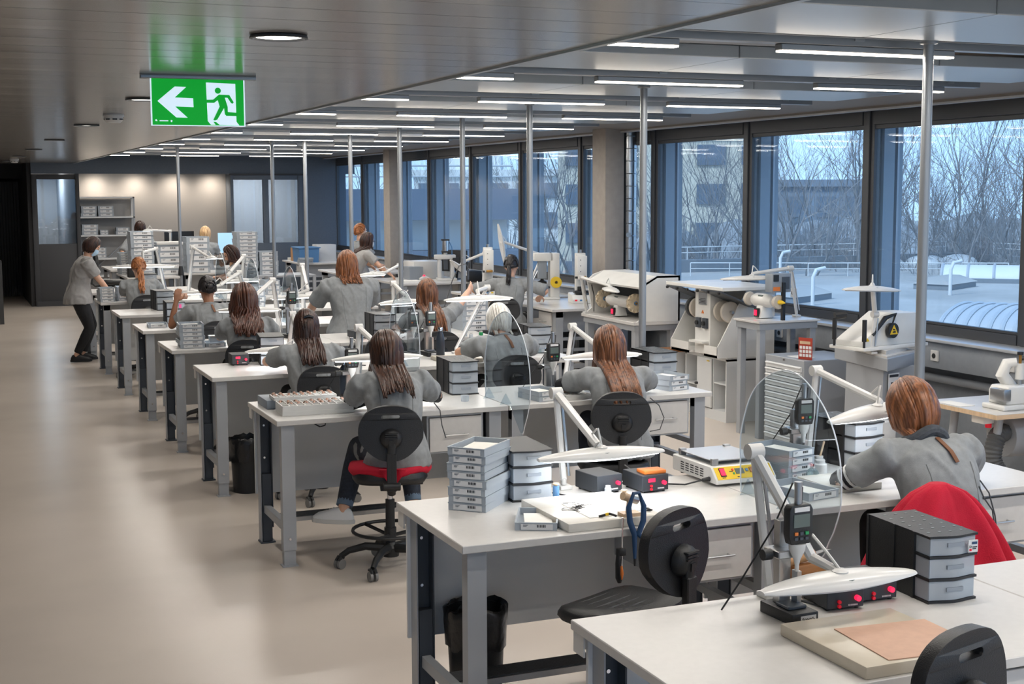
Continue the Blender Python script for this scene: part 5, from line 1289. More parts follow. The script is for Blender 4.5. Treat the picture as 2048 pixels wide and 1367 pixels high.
press(7.15, 15.05, .9, 'cream stamping press with tall tower in front of the near column', .60)
press(6.98, 15.75, .9, 'cream C-frame press with yellow tape reel behind the pole', .58, 1)
press(6.60, 16.72, .9, 'cream stamping press with brass clamp left of the ponytailed woman', .62)
press(7.10, 19.75, .9, 'white press with chrome air cylinder by the window', .56, 2)
lamp((7.0, 16.4, .9), (7.25, 16.45, 1.42), (6.72, 16.5, 1.60), (6.70, 16.5, 1.56), 'turned upright, switched off above the ponytailed woman', 0, math.radians(0), math.radians(80), lit=False, L=.55)
lamp((6.75, 17.3, .9), (6.78, 17.3, 1.42), (6.55, 17.4, 1.32), (6.45, 17.4, 1.22), 'angled, switched off, left of the brass clamp press', .4, 0, .6, lit=False, L=.4)
t = thing('printer', 'white boxy printer on the window bench behind the leaning woman', 'printer', (7.0, 20.5, .9), -PI/2)
MB().bx(-.26, .26, -.25, .25, 0, .27).build('case', M['whitep'], t, bevel=.012); MB().bx(-.22, .22, -.255, -.249, .08, .16).build('paper_slot', M['black'], t)
t = thing('monitor', 'black computer monitor seen edge-on beside the printer', 'monitor', (7.32, 19.95, .9), math.radians(-60))
MB().bx(-.25, .25, -.012, .012, .12, .45).build('screen', M['black'], t, bevel=.004); MB().tube([(0, .03, .28), (0, .06, .1), (0, .04, .0)], .02, 8).build('stand', M['black'], t); MB().bx(-.1, .1, -.06, .1, 0, .012).build('foot', M['black'], t)
simple('black_box', MB().bx(7.28, 7.5, 19.25, 19.55, .9, 1.06), M['black'], 'small black box right of the monitor', 'box', bevel=.006)
t = thing('handheld_scanner', 'white and grey handheld scanner lying before the printer', 'scanner', (6.68, 19.75, .9)); MB().tube([(0, 0, .03), (.08, .02, .05), (.16, .03, .03)], [.02, .035, .02], 10).build('body', M['whitep'], t); MB().ell((.07, .0, .085), (.02, .02, .012)).build('red_button', M['redled'], t)
simple('paper_stack', MB().bx(6.35, 6.65, 19.5, 19.8, .9, .92), M['paper'], 'loose papers on the bench before the printer', 'paper')
simple('grey_crate', MB().bx(6.62, 6.84, 20.05, 20.35, .9, 1.10), M['trayd'], 'ribbed grey crate beside the leaning woman\'s hand', 'crate')
t = thing('blue_bin', 'blue plastic bin on the bench along the slate wall', 'bin', (6.55, 26.25, .9)); MB().loft([[(-.2*s_, -.28*s_, z), (.2*s_, -.28*s_, z), (.2*s_, .28*s_, z), (-.2*s_, .28*s_, z)] for s_, z in ((.92, 0), (1, .28))]).build('body', M['blueb'], t); MB().bx(-.22, .22, -.3, .3, .27, .29).build('rim', M['blueb'], t)
simple('cardboard_box', MB().bx(6.4, 6.7, 26.62, 26.88, .9, 1.16), M['card'], 'brown cardboard box behind the blue bin', 'box')
simple('white_box', MB().bx(6.82, 7.2, 26.4, 26.8, .9, 1.22), M['whitep'], 'white box behind the blue bin against the wall', 'box', bevel=.005)
for k in range(3): stack(1, 6.55, 25.78-k*.02, 90, ['low', 'middle', 'high'][k]+' one of three next to the blue bin', z=.9+k*.036, paper=False)
simple('paper_stack', MB().bx(6.4, 6.7, 26.9, 27.15, .9, .95), M['paper'], 'stack of papers at the end of the slate wall bench', 'paper')
# ------------------------------------------------------------ far left corner
t = thing('shelf_unit', 'grey metal shelf unit with trays in front of the lit niche', 'shelf', (2.58, 28.95, 0))
for x in (0, 1.07):
    for y in (0, .32): MB().bx(x, x+.035, y, y+.035, 0, 2.17).build('post', M['leg'], t)
for z in (.55, .9, 1.37, 1.74, 2.14): MB().bx(0, 1.105, 0, .355, z, z+.03).build('shelf', M['gpanel'], t)
MB().tube([(.2, .34, .6), (1.0, .34, 1.3)], .012, 6).build('brace', M['leg'], t)
n = 0
for x, z, k, wd in ((2.79, 1.772, 3, .30), (3.12, 1.772, 3, .30), (2.80, 1.402, 3, .31), (3.07, 1.402, 2, .16), (3.44, 1.402, 2, .26), (3.0, .932, 3, .2), (2.74, .932, 2, .2)):
    n += 1; stack(k, x, 28.995, 0, ['stack at upper left of the shelf unit', 'stack upper middle of the shelf unit', 'stack at mid left of the shelf unit', 'narrow stack on the middle shelf', 'stack at mid right of the shelf unit', 'stack low on the shelf unit', 'stack at low left of the shelf unit'][n-1], z=z, s=(wd/.172, 1.0, 2.2 if wd > .18 else 1.5), paper=False)
def stk(px0, px1, pyt, pyb, y, n, desc, d=.4):
    a, b_ = aty(px0, pyb, y), aty(px1, pyb, y); tt = aty(px0, pyt, y); w_ = b_.x-a.x; h = (tt.z-a.z)/n
    ex_ = max(0, round((a.z-.9)/max(h, .02))); n += ex_
    if ex_: h = (tt.z-.9)/n
    stack(n, (a.x+b_.x)/2, y, 0, desc, z=.9, s=(w_/.172, d/.262, h/.032*.98), paper=False, jit=.008)
stk(262, 308, 461, 512, 23.05, 6, 'tall stack hiding the far seated person')
stk(314, 364, 490, 512, 23.05, 2, 'stack under a flat white box')
stk(374, 420, 472, 520, 23.45, 4, 'stack right of the far left pole')
stk(475, 516, 462, 522, 22.35, 8, 'tallest stack against the slate doors')
stk(519, 556, 502, 520, 22.35, 2, 'pair beside the tallest stack')
stk(240, 261, 505, 525, 23.5, 4, 'narrow stack left of the hidden person')
stk(531, 560, 560, 580, 18.0, 2, 'pair near the small red light', .3)
stk(500, 530, 570, 600, 16.1, 3, 'stack behind the curly haired woman', .3)
stk(690, 720, 590, 610, 16.1, 2, 'pair right of the standing woman', .3)
stk(925, 975, 600, 640, 12.45, 4, 'stack under the raised arm', .3)
simple('foam_box', MB().bx(aty(313, 488, 23.05).x, aty(366, 488, 23.05).x, 23.03, 23.4, aty(314, 490, 23.05).z+.002, aty(314, 490, 23.05).z+.05), M['whitep'], 'flat white box on a stack of grey trays left of the far pole', 'box', bevel=.01)
t = thing('monitor', 'dark flat monitor behind the flat trays near the niche', 'monitor', (4.1, 25.0, .9)); MB().bx(-.42, .1, 0, .03, .3, .66).build('screen', M['screen'], t); MB().bx(-.2, -.12, .03, .06, 0, .4).build('stand', M['black'], t)
t = thing('monitor', 'lit blue monitor beside the far blonde head', 'monitor', (4.68, 25.0, .9)); MB().bx(-.05, .5, 0, .03, .26, .62).build('screen', pm('blue screen', (150, 190, 220), .4, emit=(150, 190, 225), es=.5), t); MB().bx(.2, .28, .03, .06, 0, .4).build('stand', M['black'], t)
simple('cardboard_box', MB().bx(4.40, 4.70, 22.64, 22.80, .9, 1.30), M['card'], 'brown cardboard carton behind the woman looking down', 'box')
simple('crate_stack', MB().bx(3.80, 4.24, 23.88, 24.12, .9, 1.36), M['gpanel'], 'ribbed pale crate behind the clear screen at the far row', 'crate')
simple('black_bin', MB().bx(2.75, 2.98, 22.6, 22.82, .9, 1.10), M['black'], 'black box at the left end of the far bench', 'box', bevel=.005)
simple('plastic_bags', MB().ell((4.85, 22.42, .60), (.30, .25, .14)).ell((5.25, 22.4, .58), (.25, .25, .12)), M['plast'], 'clear plastic bags on the lower shelf under the tallest stack', 'bags')
t = thing('grey_shelf', 'grey shelf with the tallest tray stack on top and plastic bags below', 'shelf', (4.28, 22.1, 0))
for z in (.43, .87): MB().bx(0, 1.4, 0, .75, z, z+.03).build('shelf', M['leg'], t)
for x in (0, 1.35):
    for y in (0, .70): MB().bx(x, x+.05, y, y+.05, 0, .87).build('leg', M['leg'], t)
# bits lying on middle benches, each its own thing
r = random.Random(8)
bits = [('small_tool', 'small dark tool', 'ink'), ('white_card', 'small white card', 'paper'), ('clear_tub', 'small clear tub', 'plast')]
zones = ['on the %s bench row' % q for q in ('third', 'fourth', 'fifth', 'sixth', 'seventh', 'eighth')]
for k in range(2, 8):
    for j in range(9):
        nm, lab, mt = bits[j % 3]; side = j % 2
        x = XL+side*1.49+r.uniform(.45, 1.3); y = YN[k]+r.uniform(.18, .70); a = r.uniform(0, 3)
        mb = MB(); mb.M = rot(0, 0, a, (x, y, .9))
        if j % 3 == 0: mb.tube([(-.05, 0, .004), (.05, 0, .004)], [.004, .0025], 6)
        elif j % 3 == 1: mb.bx(-.05, .05, -.035, .035, 0, .0012)
        else: mb.lathe([(0, 0), (.025, 0), (.028, .04), (0, .04)], n=14)
        simple(nm, mb, M[mt], lab+' lying '+zones[k-2], nm.split('_')[-1], lab+'s '+zones[k-2])

def box_of(txt): return [o for o in COL.objects if o.parent is None and txt in str(o.get('label')) and o.get('category') == 'drawers'][0]
q = box_of('on the nearest bench'); l = MB().bx(.045, .082, -.006, -.0015, .165, .205).build('sticker', M['labelw'], q)
MB().bx(.058, .078, -.0075, -.0055, .192, .200).build('blue_mark', M['navy'], l); MB().bx(.049, .057, -.0075, -.0055, .170, .177).build('red_mark', M['red'], l)
z_ = MB(); z_.lathe([(.004, -.0075), (.004, -.0055), (.0025, -.0055), (.0025, -.0075)], (.052, 0, .184), 12, axis='y', caps=False); z_.bx(.060, .078, -.0075, -.0055, .181, .184); z_.bx(.060, .074, -.0075, -.0055, .175, .178); z_.build('lettering', M['ink'], l)
q = box_of('with a pink label'); MB().bx(.03, .055, -.006, -.0015, .165, .205).build('pink_label', pm('pink', (232, 90, 150), .6), q)

strapbox(3.70, 8.02, .9, .06, .20, .17, .03, 5, 'small white slotted tray beside the auburn haired woman\'s left arm'); straps(3.70, 8.02, .9, .06, .20, .17, .03, 5, 'in the small slotted tray', 2)
t = thing('white_tub', 'square white tub on the tray beside the six-high stack', 'tub', (2.19, 12.14, .937)); MB().bx(-.045, .045, -.04, .04, 0, .05).build('body', M['plast'], t, bevel=.006); MB().bx(-.048, .048, -.043, .043, .05, .06).build('lid', M['whitep'], t, bevel=.003)
t = thing('white_tub', 'low white tub right of the six-high tray stack', 'tub', (2.27, 12.22, .937)); MB().lathe([(0, 0), (.028, 0), (.032, .04), (0, .04)], n=18).build('body', M['plast'], t)
# ------------------------------------------------------------ people
def remesh(ob, vox, sm=4, sub=None):
    m = ob.modifiers.new('r', 'REMESH'); m.mode = 'VOXEL'; m.voxel_size = vox; m.use_smooth_shade = True
    s = ob.modifiers.new('s', 'SMOOTH'); s.factor = .5; s.iterations = sm
    dg = bpy.context.evaluated_depsgraph_get()
    me = bpy.data.meshes.new_from_object(ob.evaluated_get(dg))
    old = ob.data; ob.modifiers.clear(); mats = [q for q in old.materials]
    ob.data = me; me.name = old.name; bpy.data.meshes.remove(old)
    me.materials.clear()
    for q in mats: me.materials.append(q)
    me.polygons.foreach_set('use_smooth', [True]*len(me.polygons))
    return ob
def ik(a, b, l1, l2, pole):
    d = b-a; L = min(d.length, (l1+l2)*.998); dn = d.normalized()
    x = (l1*l1-l2*l2+L*L)/(2*L); h = math.sqrt(max(l1*l1-x*x, 0))
    p = pole - dn*pole.dot(dn); p.normalize()
    return a+dn*x+p*h, a+dn*L
def ring(c, fwd_axis, up, rx, ry, n=20, sq=.9):
    """ellipse about c, x axis is body x, second axis fwd_axis"""
    X = Vector((1, 0, 0)); P = []
    for k in range(n):
        a = 2*PI*k/n; cx, sx = math.cos(a), math.sin(a)
        P.append(c + X*(rx*abs(cx)**sq*(1 if cx > 0 else -1)) + fwd_axis*(ry*abs(sx)**sq*(1 if sx > 0 else -1)))
    return P
def capsule(mb, pts, rr, n=12):
    pts = [Vector(p) for p in pts]
    d0 = (pts[0]-pts[1]).normalized(); d1 = (pts[-1]-pts[-2]).normalized()
    P = [pts[0]+d0*rr[0]*.85, pts[0]+d0*rr[0]*.5] + pts + [pts[-1]+d1*rr[-1]*.5, pts[-1]+d1*rr[-1]*.85]
    R = [rr[0]*.35, rr[0]*.82] + list(rr) + [rr[-1]*.82, rr[-1]*.35]
    mb.tube(P, R, n)
SKIN = {}
def skin(k):
    if k not in SKIN:
        c = {'l': (214, 168, 142), 'm': (196, 146, 116), 'd': (150, 104, 78)}[k]
        SKIN[k] = pm('skin '+k, c, .5, vary=.06, scale=30)
    return SKIN[k]
def hairmat(name, a, b): return pm(name, a, .38, spec=.5, vary=.2, scale=9, c2=b, stretch=(6, 6, .6))
HAIR = {'auburn': hairmat('hair auburn', (66, 38, 24), (138, 88, 56)), 'brown': hairmat('hair brown', (38, 23, 17), (84, 52, 36)), 'dark': hairmat('hair dark brown', (34, 20, 16), (70, 40, 28)),
        'black': hairmat('hair black', (22, 20, 22), (48, 44, 46)), 'ginger': hairmat('hair ginger', (118, 66, 34), (186, 122, 74)), 'white': hairmat('hair white', (206, 200, 190), (242, 238, 230)),
        'copper': hairmat('hair copper', (88, 50, 28), (156, 98, 60)), 'blond': hairmat('hair blond', (170, 130, 88), (226, 192, 146)), 'curly': hairmat('hair red brown', (54, 29, 20), (98, 56, 38))}
M['smock'] = pm('grey smock cloth', (138, 141, 143), .85, vary=.06, scale=40, bump=.12, bscale=220)
M['smock2'] = pm('grey shirt cloth', (156, 154, 152), .85, vary=.05, scale=40)
M['trousers'] = pm('black trousers', (22, 22, 25), .8, vary=.2, scale=30)
M['jeans'] = pm('dark jeans', (44, 50, 62), .8, vary=.2, scale=60)
M['cuffs'] = pm('jeans cuff', (96, 116, 138), .8)
M['shoe'] = pm('white trainer', (222, 224, 226), .5); M['shoeb'] = pm('black shoe', (20, 20, 22), .5); M['sole'] = pm('shoe sole', (200, 200, 198), .6)
M['seam'] = pm('smock seam', (118, 121, 123), .9)
M['scarf'] = pm('dark scarf', (70, 74, 80), .9, vary=.2, scale=60)
M['under'] = pm('black sleeve', (26, 27, 31), .8)
M['mask'] = pm('pale blue face mask', (176, 204, 226), .7)
M['lip'] = pm('lips', (170, 100, 92), .5); M['eye'] = pm('eye', (40, 30, 26), .3)
M['tagb'] = pm('brown hanging loop', (112, 72, 46), .7)
M['redcloth'] = pm('red fleece', (182, 12, 44), .9, bump=.2, bscale=200, vary=.08, scale=10)
UPV = Vector((0, 0, 1))
def hand(mb, wrist, d, n, curl=.6, s=1):
    """five-fingered hand: wrist point, direction d, palm normal n (towards the palm side)"""
    d = d.normalized(); n = (n-d*n.dot(d)).normalized(); e = d.cross(n)   # e: across the palm
    a = wrist; L = .082*s
    rings = []
    for u, w_, t_ in ((-.15, .024, .02), (.15, .028, .018), (.5, .036, .016), (.85, .039, .014), (1.0, .034, .011)):
        c = a+d*(L*u); rings.append([c+e*(w_*s*math.cos(2*PI*k/12))+n*(t_*s*math.sin(2*PI*k/12)) for k in range(12)])
    mb.loft(rings)
    for i, (o, ln) in enumerate(((-.028, .062), (-.010, .072), (.009, .068), (.027, .052))):
        b = a+d*L*.92+e*(o*s); q = d+e*(o*2.2); P = [b]; ang = 0
        for seg, c_ in ((.45, .35), (.32, .55), (.23, .4)):
            ang += curl*c_*1.2*(1+.1*i); P.append(P[-1]+(q*math.cos(ang)+n*math.sin(ang)).normalized()*(ln*seg*s))
        capsule(mb, P, [.0092*s, .0088*s, .0082*s, .0068*s], 8)
    b = a+d*L*.28-e*(.03*s); P = [b, b+(d*.6-e*.75+n*.3).normalized()*.036*s]; P.append(P[-1]+(d*.85-e*.25+n*.45).normalized()*.03*s); P.append(P[-1]+(d*.9+n*.4).normalized()*.022*s)
    capsule(mb, P, [.013*s, .0115*s, .010*s, .008*s], 8)
def person(name_label, x, y, rz, hipz, lean=18, stand=False, hp=25, hy=0, hroll=0, tone='l', hair='brown', style='long', hlen=.3, wave=0, nl=190, hands=None, feet=None, fyaw=(0, 0), w=1.0, top='smock', coat=True,
           bottoms='trousers', shoes='shoeb', sleeve=.55, under=False, mask=False, loop=False, glasses=False, scarf=False, back=None, lay0=0, vol=0, vox=.0085, curl=.7, hn=None, pole=None, seed=1, headoff=0):
    back = not stand and abs(rz) < 20 if back is None else back
    if back: x -= .075; y -= .17
    t = thing('person', name_label, 'person', (x, y, 0), math.radians(rz))
    rnd = random.Random(seed)
    l = math.radians(lean)
    def u(a): return Vector((0, math.sin(a), math.cos(a)))
    def f(a): return Vector((0, math.cos(a), -math.sin(a)))
    H = Vector((0, 0, hipz)); W_ = H+u(l*.6)*.15; C = W_+u(l)*.16; N = C+u(l*1.35)*.185
    hM = Matrix.Translation(N + u(l*1.3)*.07 + u(l*.6+math.radians(hp)*.4)*.105 + Vector((0, .012+headoff, 0))) @ Matrix.Rotation(math.radians(hy), 4, 'Z') @ Matrix.Rotation(math.radians(hroll), 4, 'Y') @ Matrix.Rotation(-math.radians(hp), 4, 'X')
    b = MB()
    # trunk and neck
    def trunk(mb, g, cut=False):
        R = [ring(H-u(l*.3)*.10, f(l*.2), 0, (.15*w+g), .11*w+g), ring(H, f(l*.4), 0, .168*w+g, .125*w+g), ring(W_, f(l*.8), 0, .142*w+g, .105*w+g), ring(C, f(l), 0, .160*w+g, .115*w+g),
             ring(C+u(l*1.3)*.10, f(l*1.2), 0, .168*w+g, .105*w+g), ring(N-u(l*1.3)*.025, f(l*1.3), 0, .125*w+g, .075*w+g), ring(N+u(l*1.3)*.012, f(l*1.3), 0, .066+g, .06+g)]
        mb.loft(R)
    trunk(b, -.012)
    hc = hM @ Vector((0, -.015, -.06))
    capsule(b, [N-u(l)*.03, N+u(l*1.2)*.03, hc], [.06, .052, .05], 14)
    # head
    rings = []
    for z, rx, ry, yo in ((-.122, .018, .018, .058), (-.112, .036, .034, .050), (-.085, .052, .062, .030), (-.045, .064, .082, .012), (.0, .071, .092, .003), (.04, .073, .095, -.003), (.075, .066, .086, -.007), (.102, .045, .06, -.008), (.115, .016, .022, -.008)):
        rings.append([hM @ Vector((rx*math.cos(2*PI*k/20), yo+ry*math.sin(2*PI*k/20), z)) for k in range(20)])
    b.loft(rings)
    hb = MB(); hb.M = hM
    hb.tube([(0, .088, .025), (0, .104, -.005), (0, .114, -.030), (0, .098, -.038)], [.007, .010, .013, .008], 8)
    for sx in (-1, 1):
        hb.ell((sx*.074, -.004, -.012), (.011, .020, .031), 10, 7)
        hb.ell((sx*.030, .083, .030), (.020, .012, .006), 10, 6)
    hb.ell((0, .093, -.067), (.022, .010, .007), 10, 6); hb.ell((0, .088, -.078), (.018, .010, .006), 10, 6); hb.ell((0, .07, -.105), (.02, .016, .014), 10, 6)
    b.v += hb.v if False else []
    off = len(b.v); b.v += hb.v; b.f += [[i+off for i in q] for q in hb.f]; b.mi += hb.mi
    # arms
    sw = .172*w
    hands = hands or ((.13, .54, .98), (-.11, .56, .98))
    arms = []
    for i, sx in enumerate((1, -1)):
        S = N - u(l*1.3)*.045 + Vector((sx*sw, 0, 0)); T = Vector(hands[i])
        pl = Vector(pole[i]) if pole and pole[i] else Vector((sx*.9, -.3, -.12))
        E, Wr = ik(S, T, .275, .235, pl)
        capsule(b, [S+(E-S)*.12, S.lerp(E, .5), E], [.040*w, .042*w, .037*w]); capsule(b, [E, E.lerp(Wr, .35), Wr], [.036*w, .036*w, .0245])
        nn = Vector(hn[i]) if hn and hn[i] else Vector((-sx*.35, -.1, -1))
        hand(b, Wr+(Wr-E).normalized()*.008, (Wr-E), nn, curl)
        arms.append((S, E, Wr))
    # legs
    feet = feet or (((.10, .02, .085), (-.10, .0, .085)) if stand else ((.11, .40, .318), (-.11, .42, .318)))
    legs = []
    for i, sx in enumerate((1, -1)):
        A = H + Vector((sx*.088*w, .0, -.03)); B = Vector(feet[i])
        K, An = ik(A, B, .43, .42, Vector((sx*.08, 1, .25 if not stand else 0)))
        capsule(b, [A, A.lerp(K, .5), K], [.078*w, .066*w, .05]); capsule(b, [K, K.lerp(An, .35), An], [.048, .05, .034])
        fa = math.radians(fyaw[i]); fd = Vector((-math.sin(fa), math.cos(fa), 0))
        capsule(b, [An-fd*.015+Vector((0, 0, -.045)), An+fd*.10+Vector((0, 0, -.056))], [.028, .018])
        legs.append((A, K, An))
    body = b.build('body', [skin(tone), M['lip'], M['eye'], HAIR[hair]], t)
    remesh(body, vox, 3)
    inv = hM.inverted(); me = body.data
    idx = []
    for p in me.polygons:
        q = inv @ p.center
        m_ = 0
        if q.y > .06 and abs(q.x) < .06 and -.1 < q.z < .06:
            ax = abs(q.x)
            if ((ax-.030)/.014)**2+((q.z-.012)/.0055)**2 < 1: m_ = 2
            elif ((ax-.030)/.021)**2+((q.z-.034)/.005)**2 < 1: m_ = 3
            elif (q.x/.023)**2+((q.z+.072)/.010)**2 < 1: m_ = 1
        idx.append(m_)
    me.polygons.foreach_set('material_index', idx)
    # top
    c = MB(); trunk(c, .012)
    for S, E, Wr in arms:
        e2 = S.lerp(E, min(1, sleeve*1.25)); dd = (E-S).normalized()
        sg = 1 if S.x > 0 else -1
        c.tube([S-dd*.03, S, S.lerp(e2, .5), e2, e2+dd*.004], [.064*w, .076*w, .070*w, .071*w, .05*w], 14)
        capsule(c, [Vector((sg*.05, N.y, N.z-.035)), S.lerp(N, .25)+Vector((0, 0, -.012)), S+dd*.05], [.066, .072*w, .074*w])
    if coat:
        g = MB()
        if stand:
            c.loft([ring(W_, f(l*.5), 0, .150*w, .118*w), ring(H+Vector((0, 0, -.02)), f(0), 0, .212*w, .170*w), ring(H+Vector((0, .0, -.2)), f(0), 0, .205*w, .168*w), ring(H+Vector((0, 0, -.30)), f(0), 0, .21*w, .17*w)])
        else:
            c.loft([ring(W_, f(l*.5), 0, .152*w, .12*w), ring(H+Vector((0, .0, .0)), f(0), 0, .192*w, .155*w), ring(H+Vector((0, .03, -.085)), f(0), 0, .215*w, .185*w)])
            for A, K, An in legs: c.tube([A+Vector((0, -.02, .01)), A.lerp(K, .45)+Vector((0, 0, .0)), A.lerp(K, .78)], [.098*w, .088*w, .074], 14)
    elif stand:
        c.loft([ring(W_, f(l*.5), 0, .150*w, .118*w), ring(H+Vector((0, 0, -.05)), f(0), 0, .212*w, .165*w), ring(H+Vector((0, .0, -.12)), f(0), 0, .214*w, .168*w)])
    cl = c.build('smock' if top == 'smock' else 'shirt', M[top], t)
    remesh(cl, .011, 5)
    vs = cl.data.vertices
    nr = [v.normal.copy() for v in vs]
    for v, n_ in zip(vs, nr):
        q = v.co; s1 = noise.noise(Vector((q.x*9+seed*3, q.y*7, q.z*3.5))); s2 = noise.noise(Vector((q.x*22, q.y*20+seed, (q.z+q.x*.7)*14)))
        s3 = 1-abs(noise.noise(Vector((q.x*7+seed, q.y*5, q.z*5+q.x*6))))*2
        v.co = q + n_*(s1*.010+s2*.004+max(0, s3-.55)*.018)
    # collar and back seams
    k = MB(); k.tube([N+u(l*1.3)*.012+Vector((.071*math.cos(a), .0, 0))+f(l*1.3)*(.068*math.sin(a)) for a in [2*PI*i/24 for i in range(24)]], .013, 8, closed=True)
    k.build('collar', M[top], cl)
    from mathutils.bvhtree import BVHTree
    tree_ = BVHTree.FromPolygons([v.co for v in cl.data.vertices], [tuple(p.vertices) for p in cl.data.polygons])
    def onback(xx, z, off=.002):
        h_ = tree_.ray_cast(Vector((xx, -1.5, z)), Vector((0, 1, 0)))
        return h_[0]+Vector((0, -off, 0)) if h_[0] else None
    for sx in (-1, 1):
        P = [q for q in (onback(sx*(.10-.02*i/10)*w, (N.z-.05)+(H.z+.04-N.z+.05)*i/10, .0005) for i in range(11)) if q]
        if len(P) > 3: MB().tube(P, .0028, 5).build('back_seam', M['seam'], cl)
    if loop:
        q = MB(); P0 = [p_ for p_ in (onback(.004+.006*i, N.z+.045-.022*i, .016) for i in range(5)) if p_]
        q.tube(P0, .013, 6, flat=.25); q.build('hanging_loop', M['tagb'], cl)
    if under:
        for S, E, Wr in arms:
            g = MB(); g.tube([S.lerp(E, .5), S.lerp(E, .8), E, E.lerp(Wr, .3), E.lerp(Wr, .85)], [.05*w, .048*w, .046*w, .043*w, .034], 12)
            ug = g.build('undersleeve', M['under'], t)
            if under == 'striped':
                for q in (.78, .9): 
                    s_ = MB(); p = S.lerp(E, q); d_ = (E-S).normalized(); s_.tube([p-d_*.006, p+d_*.006], .0505*w, 14); s_.build('white_stripe', M['labelw'], ug)
    # trousers and shoes
    g = MB(); g.loft([ring(H+Vector((0, 0, .06)), f(0), 0, .150*w, .115*w), ring(H, f(0), 0, .176*w, .135*w), ring(H+Vector((0, 0, -.09)), f(0), 0, .165*w, .13*w)])
    for A, K, An in legs:
        capsule(g, [A, A.lerp(K, .5), K], [.100*w, .088*w, .068]); g.tube([K, K.lerp(An, .35), K.lerp(An, .9)], [.066, .067, .052], 14)
    tr = g.build('trousers', M[bottoms], t); remesh(tr, .013, 3)
    for sx, (A, K, An) in zip((1, -1), legs):
        if bottoms == 'jeans':
            d_ = (An-K).normalized(); MB().tube([K.lerp(An, .84), K.lerp(An, .93)], [.052, .051], 16).build('cuff', M['cuffs'], tr)
        s_ = MB(); z0 = An.z-.078; ya = math.radians(fyaw[0 if sx > 0 else 1]); FM = rot(0, 0, ya, (An.x, An.y, z0))
        O = [(math.cos(a)*(.040 if math.sin(a) < .2 else .045)*(1 if abs(math.cos(a)) < .98 else 1), .065+.135*math.sin(a)) for a in [2*PI*i/24 for i in range(24)]]
        def lv(k, z, top=9): return [(px*k, (py-.065)*k+.065, min(z, top-(py+.07)*.0)) for px, py in O]
        def up(k, zf, zb, shr): return [(px*k*(1-shr*max(0, py-.06)/.14*.3), (py-.065)*k+.065-shr*max(0, py-.05)*.25, zb+(zf-zb)*max(0, min(1, (py+.03)/.2))) for px, py in O]
        s_.M = FM; s_.loft([lv(.97, .02), lv(1.0, .032), up(.97, .045, .055, .3), up(.86, .062, .085, .6), up(.62, .074, .102, 1.0)])
        so = s_.build('shoe', M[shoes], t, angle=70)
        q_ = MB(); q_.M = FM; q_.loft([lv(1.03, 0), lv(1.05, .012), lv(1.03, .026)]); q_.build('sole', M['sole'] if shoes == 'shoe' else M['shoeb'], so)
        if shoes == 'shoe':
            q_ = MB(); q_.M = FM
            for i in range(4): q_.tube([(-.022, .06+i*.022, .082-i*.008), (.0, .066+i*.022, .090-i*.008), (.022, .06+i*.022, .082-i*.008)], .003, 5)
            q_.tube([(0, .06, .09), (-.02, .05, .105), (-.03, .06, .095)], .002, 4); q_.build('laces', M['labelw'], so)
    # hair
    hairb = MB(); ex, ey, ez = .084, .106, .125; hcn = Vector((0, -.006, 0))
    def sph(az, el, k=1): return hcn + Vector((ex*k*math.cos(el)*math.sin(az), ey*k*math.cos(el)*math.cos(az), ez*k*math.sin(el)))   # az 0 = front
    def emin(az):
        a = abs((az+PI) % (2*PI)-PI)
        v = .62 if a < .75 else (.62-(a-.75)/(.75)*.75 if a < 1.5 else -.13-(a-1.5)/1.64*.42)
        return v
    G = []
    for i in range(12):
        row = []
        for j in range(36):
            az = 2*PI*j/36; e0 = emin(az); el = e0+(PI/2-e0)*i/11; row.append(hM @ sph(az, el, .985))
        G.append(row)
    inner = [[hM @ (hcn+(hM.inverted() @ p-hcn)*.93) for p in row] for row in G[:1]]
    hairb.loft([inner[0]]+G)
    SPN = [(H-u(l*.3)*.10, .125*w), (H, .150*w), (W_, .135*w), (C, .14*w), (C+u(l*1.3)*.10, .135*w), (N-u(l*1.3)*.025, .10), (N+u(l*1.3)*.06, .075)]
    def surf(z, sgn):
        for (a_, ra), (b_, rb) in zip(SPN, SPN[1:]):
            if z <= b_.z: 
                k = max(0, min(1, (z-a_.z)/(b_.z-a_.z))); return a_.y+(b_.y-a_.y)*k+sgn*(ra+(rb-ra)*k)/math.cos(l*1.15)
        return None
    def fall(P, d0, length, wav, rad, front=False):
        p = P[-1].copy(); d = d0.normalized(); st = .028; n_ = max(2, int(length/st)); ph = rnd.uniform(0, 6); lay = rnd.uniform(.022, .055)+lay0; zt = N.z+.12
        for i in range(n_):
            d = (d*.5+Vector((0, -.02, -1))*.5).normalized()
            p = p+d*st
            if p.z < zt:
                y_ = surf(p.z, 1 if front else -1)
                if y_ is not None:
                    k = min(1, (zt-p.z)/.12)
                    t_ = (y_+lay) if front else (y_-lay)
                    if (front and p.y < t_) or (not front and p.y > t_): p.y += (t_-p.y)*min(1, k*.8)
                    if abs(p.x) > .11 and not front: p.y += (abs(p.x)-.11)*.5
            P.append(p+Vector((math.sin(ph+i*.9), math.cos(ph+i*.9)*.6, 0))*wav)
        return P
    def lock(P, r0, r1=.4):
        m_ = len(P); hairb.tube(P, [r0*(.55+.45*min(1, 3*i/m_))*(1 if i < m_*.6 else 1-(1-r1)*((i-m_*.6)/(m_*.4))) for i in range(m_)], 5, flat=.6, caps=True)
